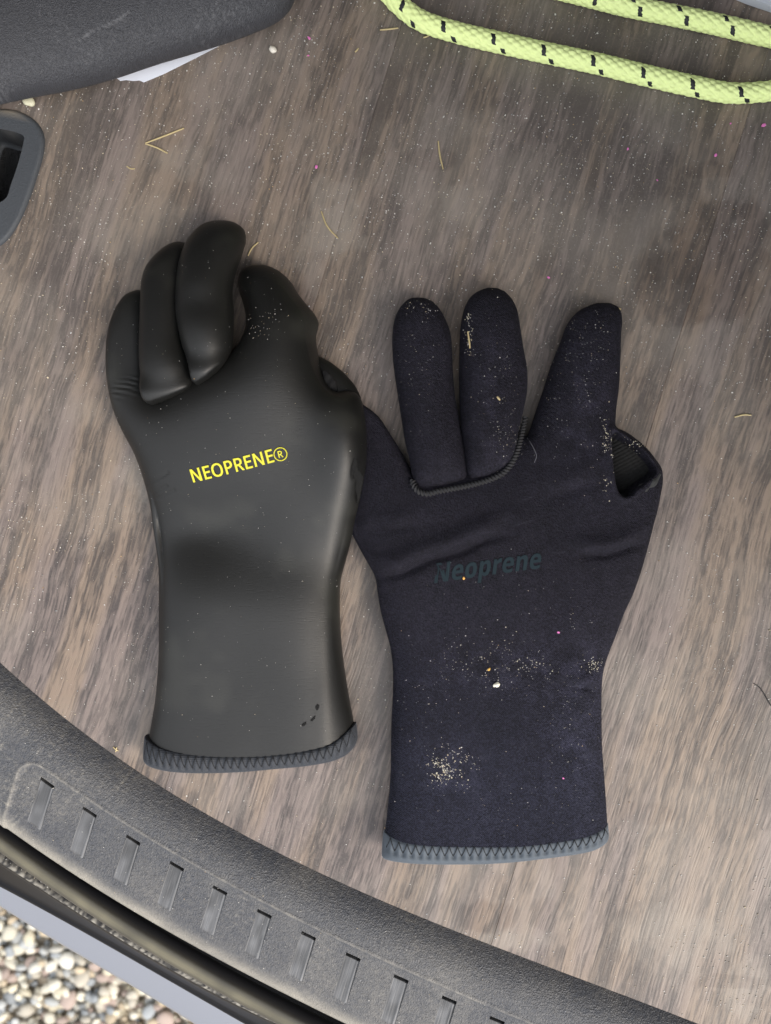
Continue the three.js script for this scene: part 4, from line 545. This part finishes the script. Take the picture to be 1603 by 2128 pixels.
{
  const straw = std({ color: rgb(0.52, 0.42, 0.22), roughness: 0.7 }), topAll = (x, z) => Math.max(0, gloves.topRight(x, z) > 0.004 ? gloves.topRight(x, z) : 0);
  const stem = (runs, r, label, lift = 0) => { const gs = runs.map((px) => { const pts = poly(px, lift).map(([x, z]) => new THREE.Vector3(x, (lift ? topAll(x, z) : 0) + r * 0.9, z)); if (pts.length === 2) pts.splice(1, 0, pts[0].clone().lerp(pts[1], 0.5).add(new THREE.Vector3(0.0001, 0.0002, 0.0002))); return tubeGeo(pts, r, 6, 0.001, false, (t) => 0.75 + 0.35 * Math.sin(2.5 * t + 0.4)); }); tag(mesh(gs.length > 1 ? mergeGeometries(gs) : gs[0], straw), 'straw', label, 'straw', { group: 'bits of dry straw' }); };
  stem([[[383, 267], [340, 284], [303, 298]], [[303, 299], [328, 308], [349, 319]]], 0.00042, 'bent V-shaped straw below the black panel on the left');
  stem([[[264, 346], [272, 351], [281, 351]]], 0.0003, 'tiny straw chip below the V-shaped straw');
  stem([[[911, 294], [914, 322], [921, 352]]], 0.00042, 'upright straw on the wood above the right glove');
  stem([[[668, 440], [680, 470], [703, 496]]], 0.0004, 'slanting straw between the two gloves, above the index finger');
  stem([[[537, 504], [524, 516], [516, 532]]], 0.0004, 'short curved straw right of the smooth glove middle fingertip');
  stem([[[790, 63], [828, 59]]], 0.0004, 'short straw left of the rope, lying level');
  stem([[[880, 79], [893, 74]]], 0.0004, 'straw chip just under the rope');
  stem([[[738, 109], [745, 101]]], 0.0004, 'straw chip on bare wood left of the rope end');
  stem([[[1526, 867], [1545, 862], [1561, 863]]], 0.00045, 'amber straw bit near the right edge, level with the thumb');
  stem([[[1291, 636], [1308, 627]]], 0.0004, 'straw stub touching the fabric index fingertip', 0.016);
  stem([[[972, 690], [976, 726]]], 0.0004, 'straw stuck along the fabric middle finger', 0.018);
  stem([[[1029, 829], [1035, 836]]], 0.0005, 'straw crumb on the base of the fabric middle finger', 0.018);
  stem([[[236, 1552], [247, 1560]], [[243, 1553], [241, 1562]]], 0.0003, 'crossed straw chips beside the smooth glove cuff');
  const chip = (px, py, r0, name, label, cat, color, lift = 0, rough = 0.6) => { const r = cat === 'fleck' ? r0 * 0.75 : r0; const g = new THREE.IcosahedronGeometry(r, 2), q = g.attributes.position; for (let i = 0; i < q.count; i++) { const v = new THREE.Vector3().fromBufferAttribute(q, i), k = 0.75 + 0.5 * noise(v.x / r * 1.2 + px, v.y / r * 1.2 + v.z / r * 1.5 + py, 3); q.setXYZ(i, v.x * k * 1.15, v.y * k * (cat === 'fleck' ? 0.25 : 0.6), v.z * k * 0.8); } const w = mergeVertices(g.deleteAttribute('normal').deleteAttribute('uv')); w.computeVertexNormals(); const m = mesh(w, std({ color: rgb(...color), roughness: rough })), [x, z] = P(px, py, lift); m.position.set(x, (lift ? topAll(x, z) : 0) + r * 0.5, z); m.rotation.y = px; tag(m, name, label, cat, cat === 'fleck' ? { group: 'pink flecks' } : {}); };
  chip(62, 213, 0.0032, 'pebble', 'pale yellowish pebble between the black panel and the recess frame', 'pebble', [0.6, 0.58, 0.42]);
  chip(568, 105, 0.0018, 'pebble', 'small cream pebble right of the paper sliver', 'pebble', [0.75, 0.7, 0.6]);
  chip(1031, 1421, 0.0014, 'pebble', 'cream stone chip on the wrist of the fabric glove', 'pebble', [0.75, 0.72, 0.6], 0.02);
  chip(963, 1201, 0.0007, 'pebble', 'orange crumb under the dark stitched word', 'crumb', [0.75, 0.42, 0.1], 0.02);
  chip(1016, 1390, 0.0007, 'pebble', 'amber crumb on the fabric glove wrist above the stone chip', 'crumb', [0.6, 0.36, 0.08], 0.02);
  const pink = [0.75, 0.2, 0.5];
  for (const [a, b, r, l] of [[1587, 261, 0.0014, 'largest pink fleck, near the right edge under the rope'], [1487, 323, 0.0011, 'pink fleck below the rope, left of the largest one'], [658, 348, 0.0011, 'pink fleck above the straw between the gloves'], [643, 80, 0.0011, 'pink fleck on the wood left of the rope end'], [641, 116, 0.0007, 'tiny pink fleck right of the small cream pebble'], [1305, 310, 0.0008, 'tiny pink fleck in the middle of the wood below the rope'], [1366, 375, 0.0007, 'faint pink fleck above the brown stain on the right'], [1140, 577, 0.0009, 'pink fleck between the fabric middle and index fingertips'], [1518, 257, 0.0006, 'tiny pink fleck just left of the largest pink one']]) chip(a, b, r, 'pink_fleck', l, 'fleck', pink);
  for (const [a, b, r, l] of [[1159, 1313, 0.0008, 'pink fleck on the fabric glove wrist, right of the stitched word'], [1168, 1613, 0.0006, 'pink fleck on the fabric glove cuff']]) chip(a, b, r, 'pink_fleck', l, 'fleck', pink, 0.019);
  const hair = tubeGeo(poly([[1566, 1420], [1578, 1428], [1588, 1442], [1596, 1456], [1606, 1470], [1625, 1478]]).map(([x, z]) => new THREE.Vector3(x, 0.0004, z)), 0.00024, 6, 0.001);
  tag(mesh(hair, std({ color: rgb(0.02, 0.02, 0.02), roughness: 0.7 })), 'thread', 'dark curled thread on the wood at the right edge', 'thread');
  const lint = tubeGeo(poly([[1100, 908], [1106, 922], [1111, 934], [1115, 948], [1110, 962]], 0.02).map(([x, z]) => new THREE.Vector3(x, gloves.topRight(x, z) + 0.0003, z)), 0.00014, 5, 0.001);
  tag(mesh(lint, std({ color: rgb(0.18, 0.18, 0.2), roughness: 0.8 })), 'thread', 'pale wavy lint fibre on the fabric glove beside the corded seam', 'thread');
}
renderer.render(scene, camera);
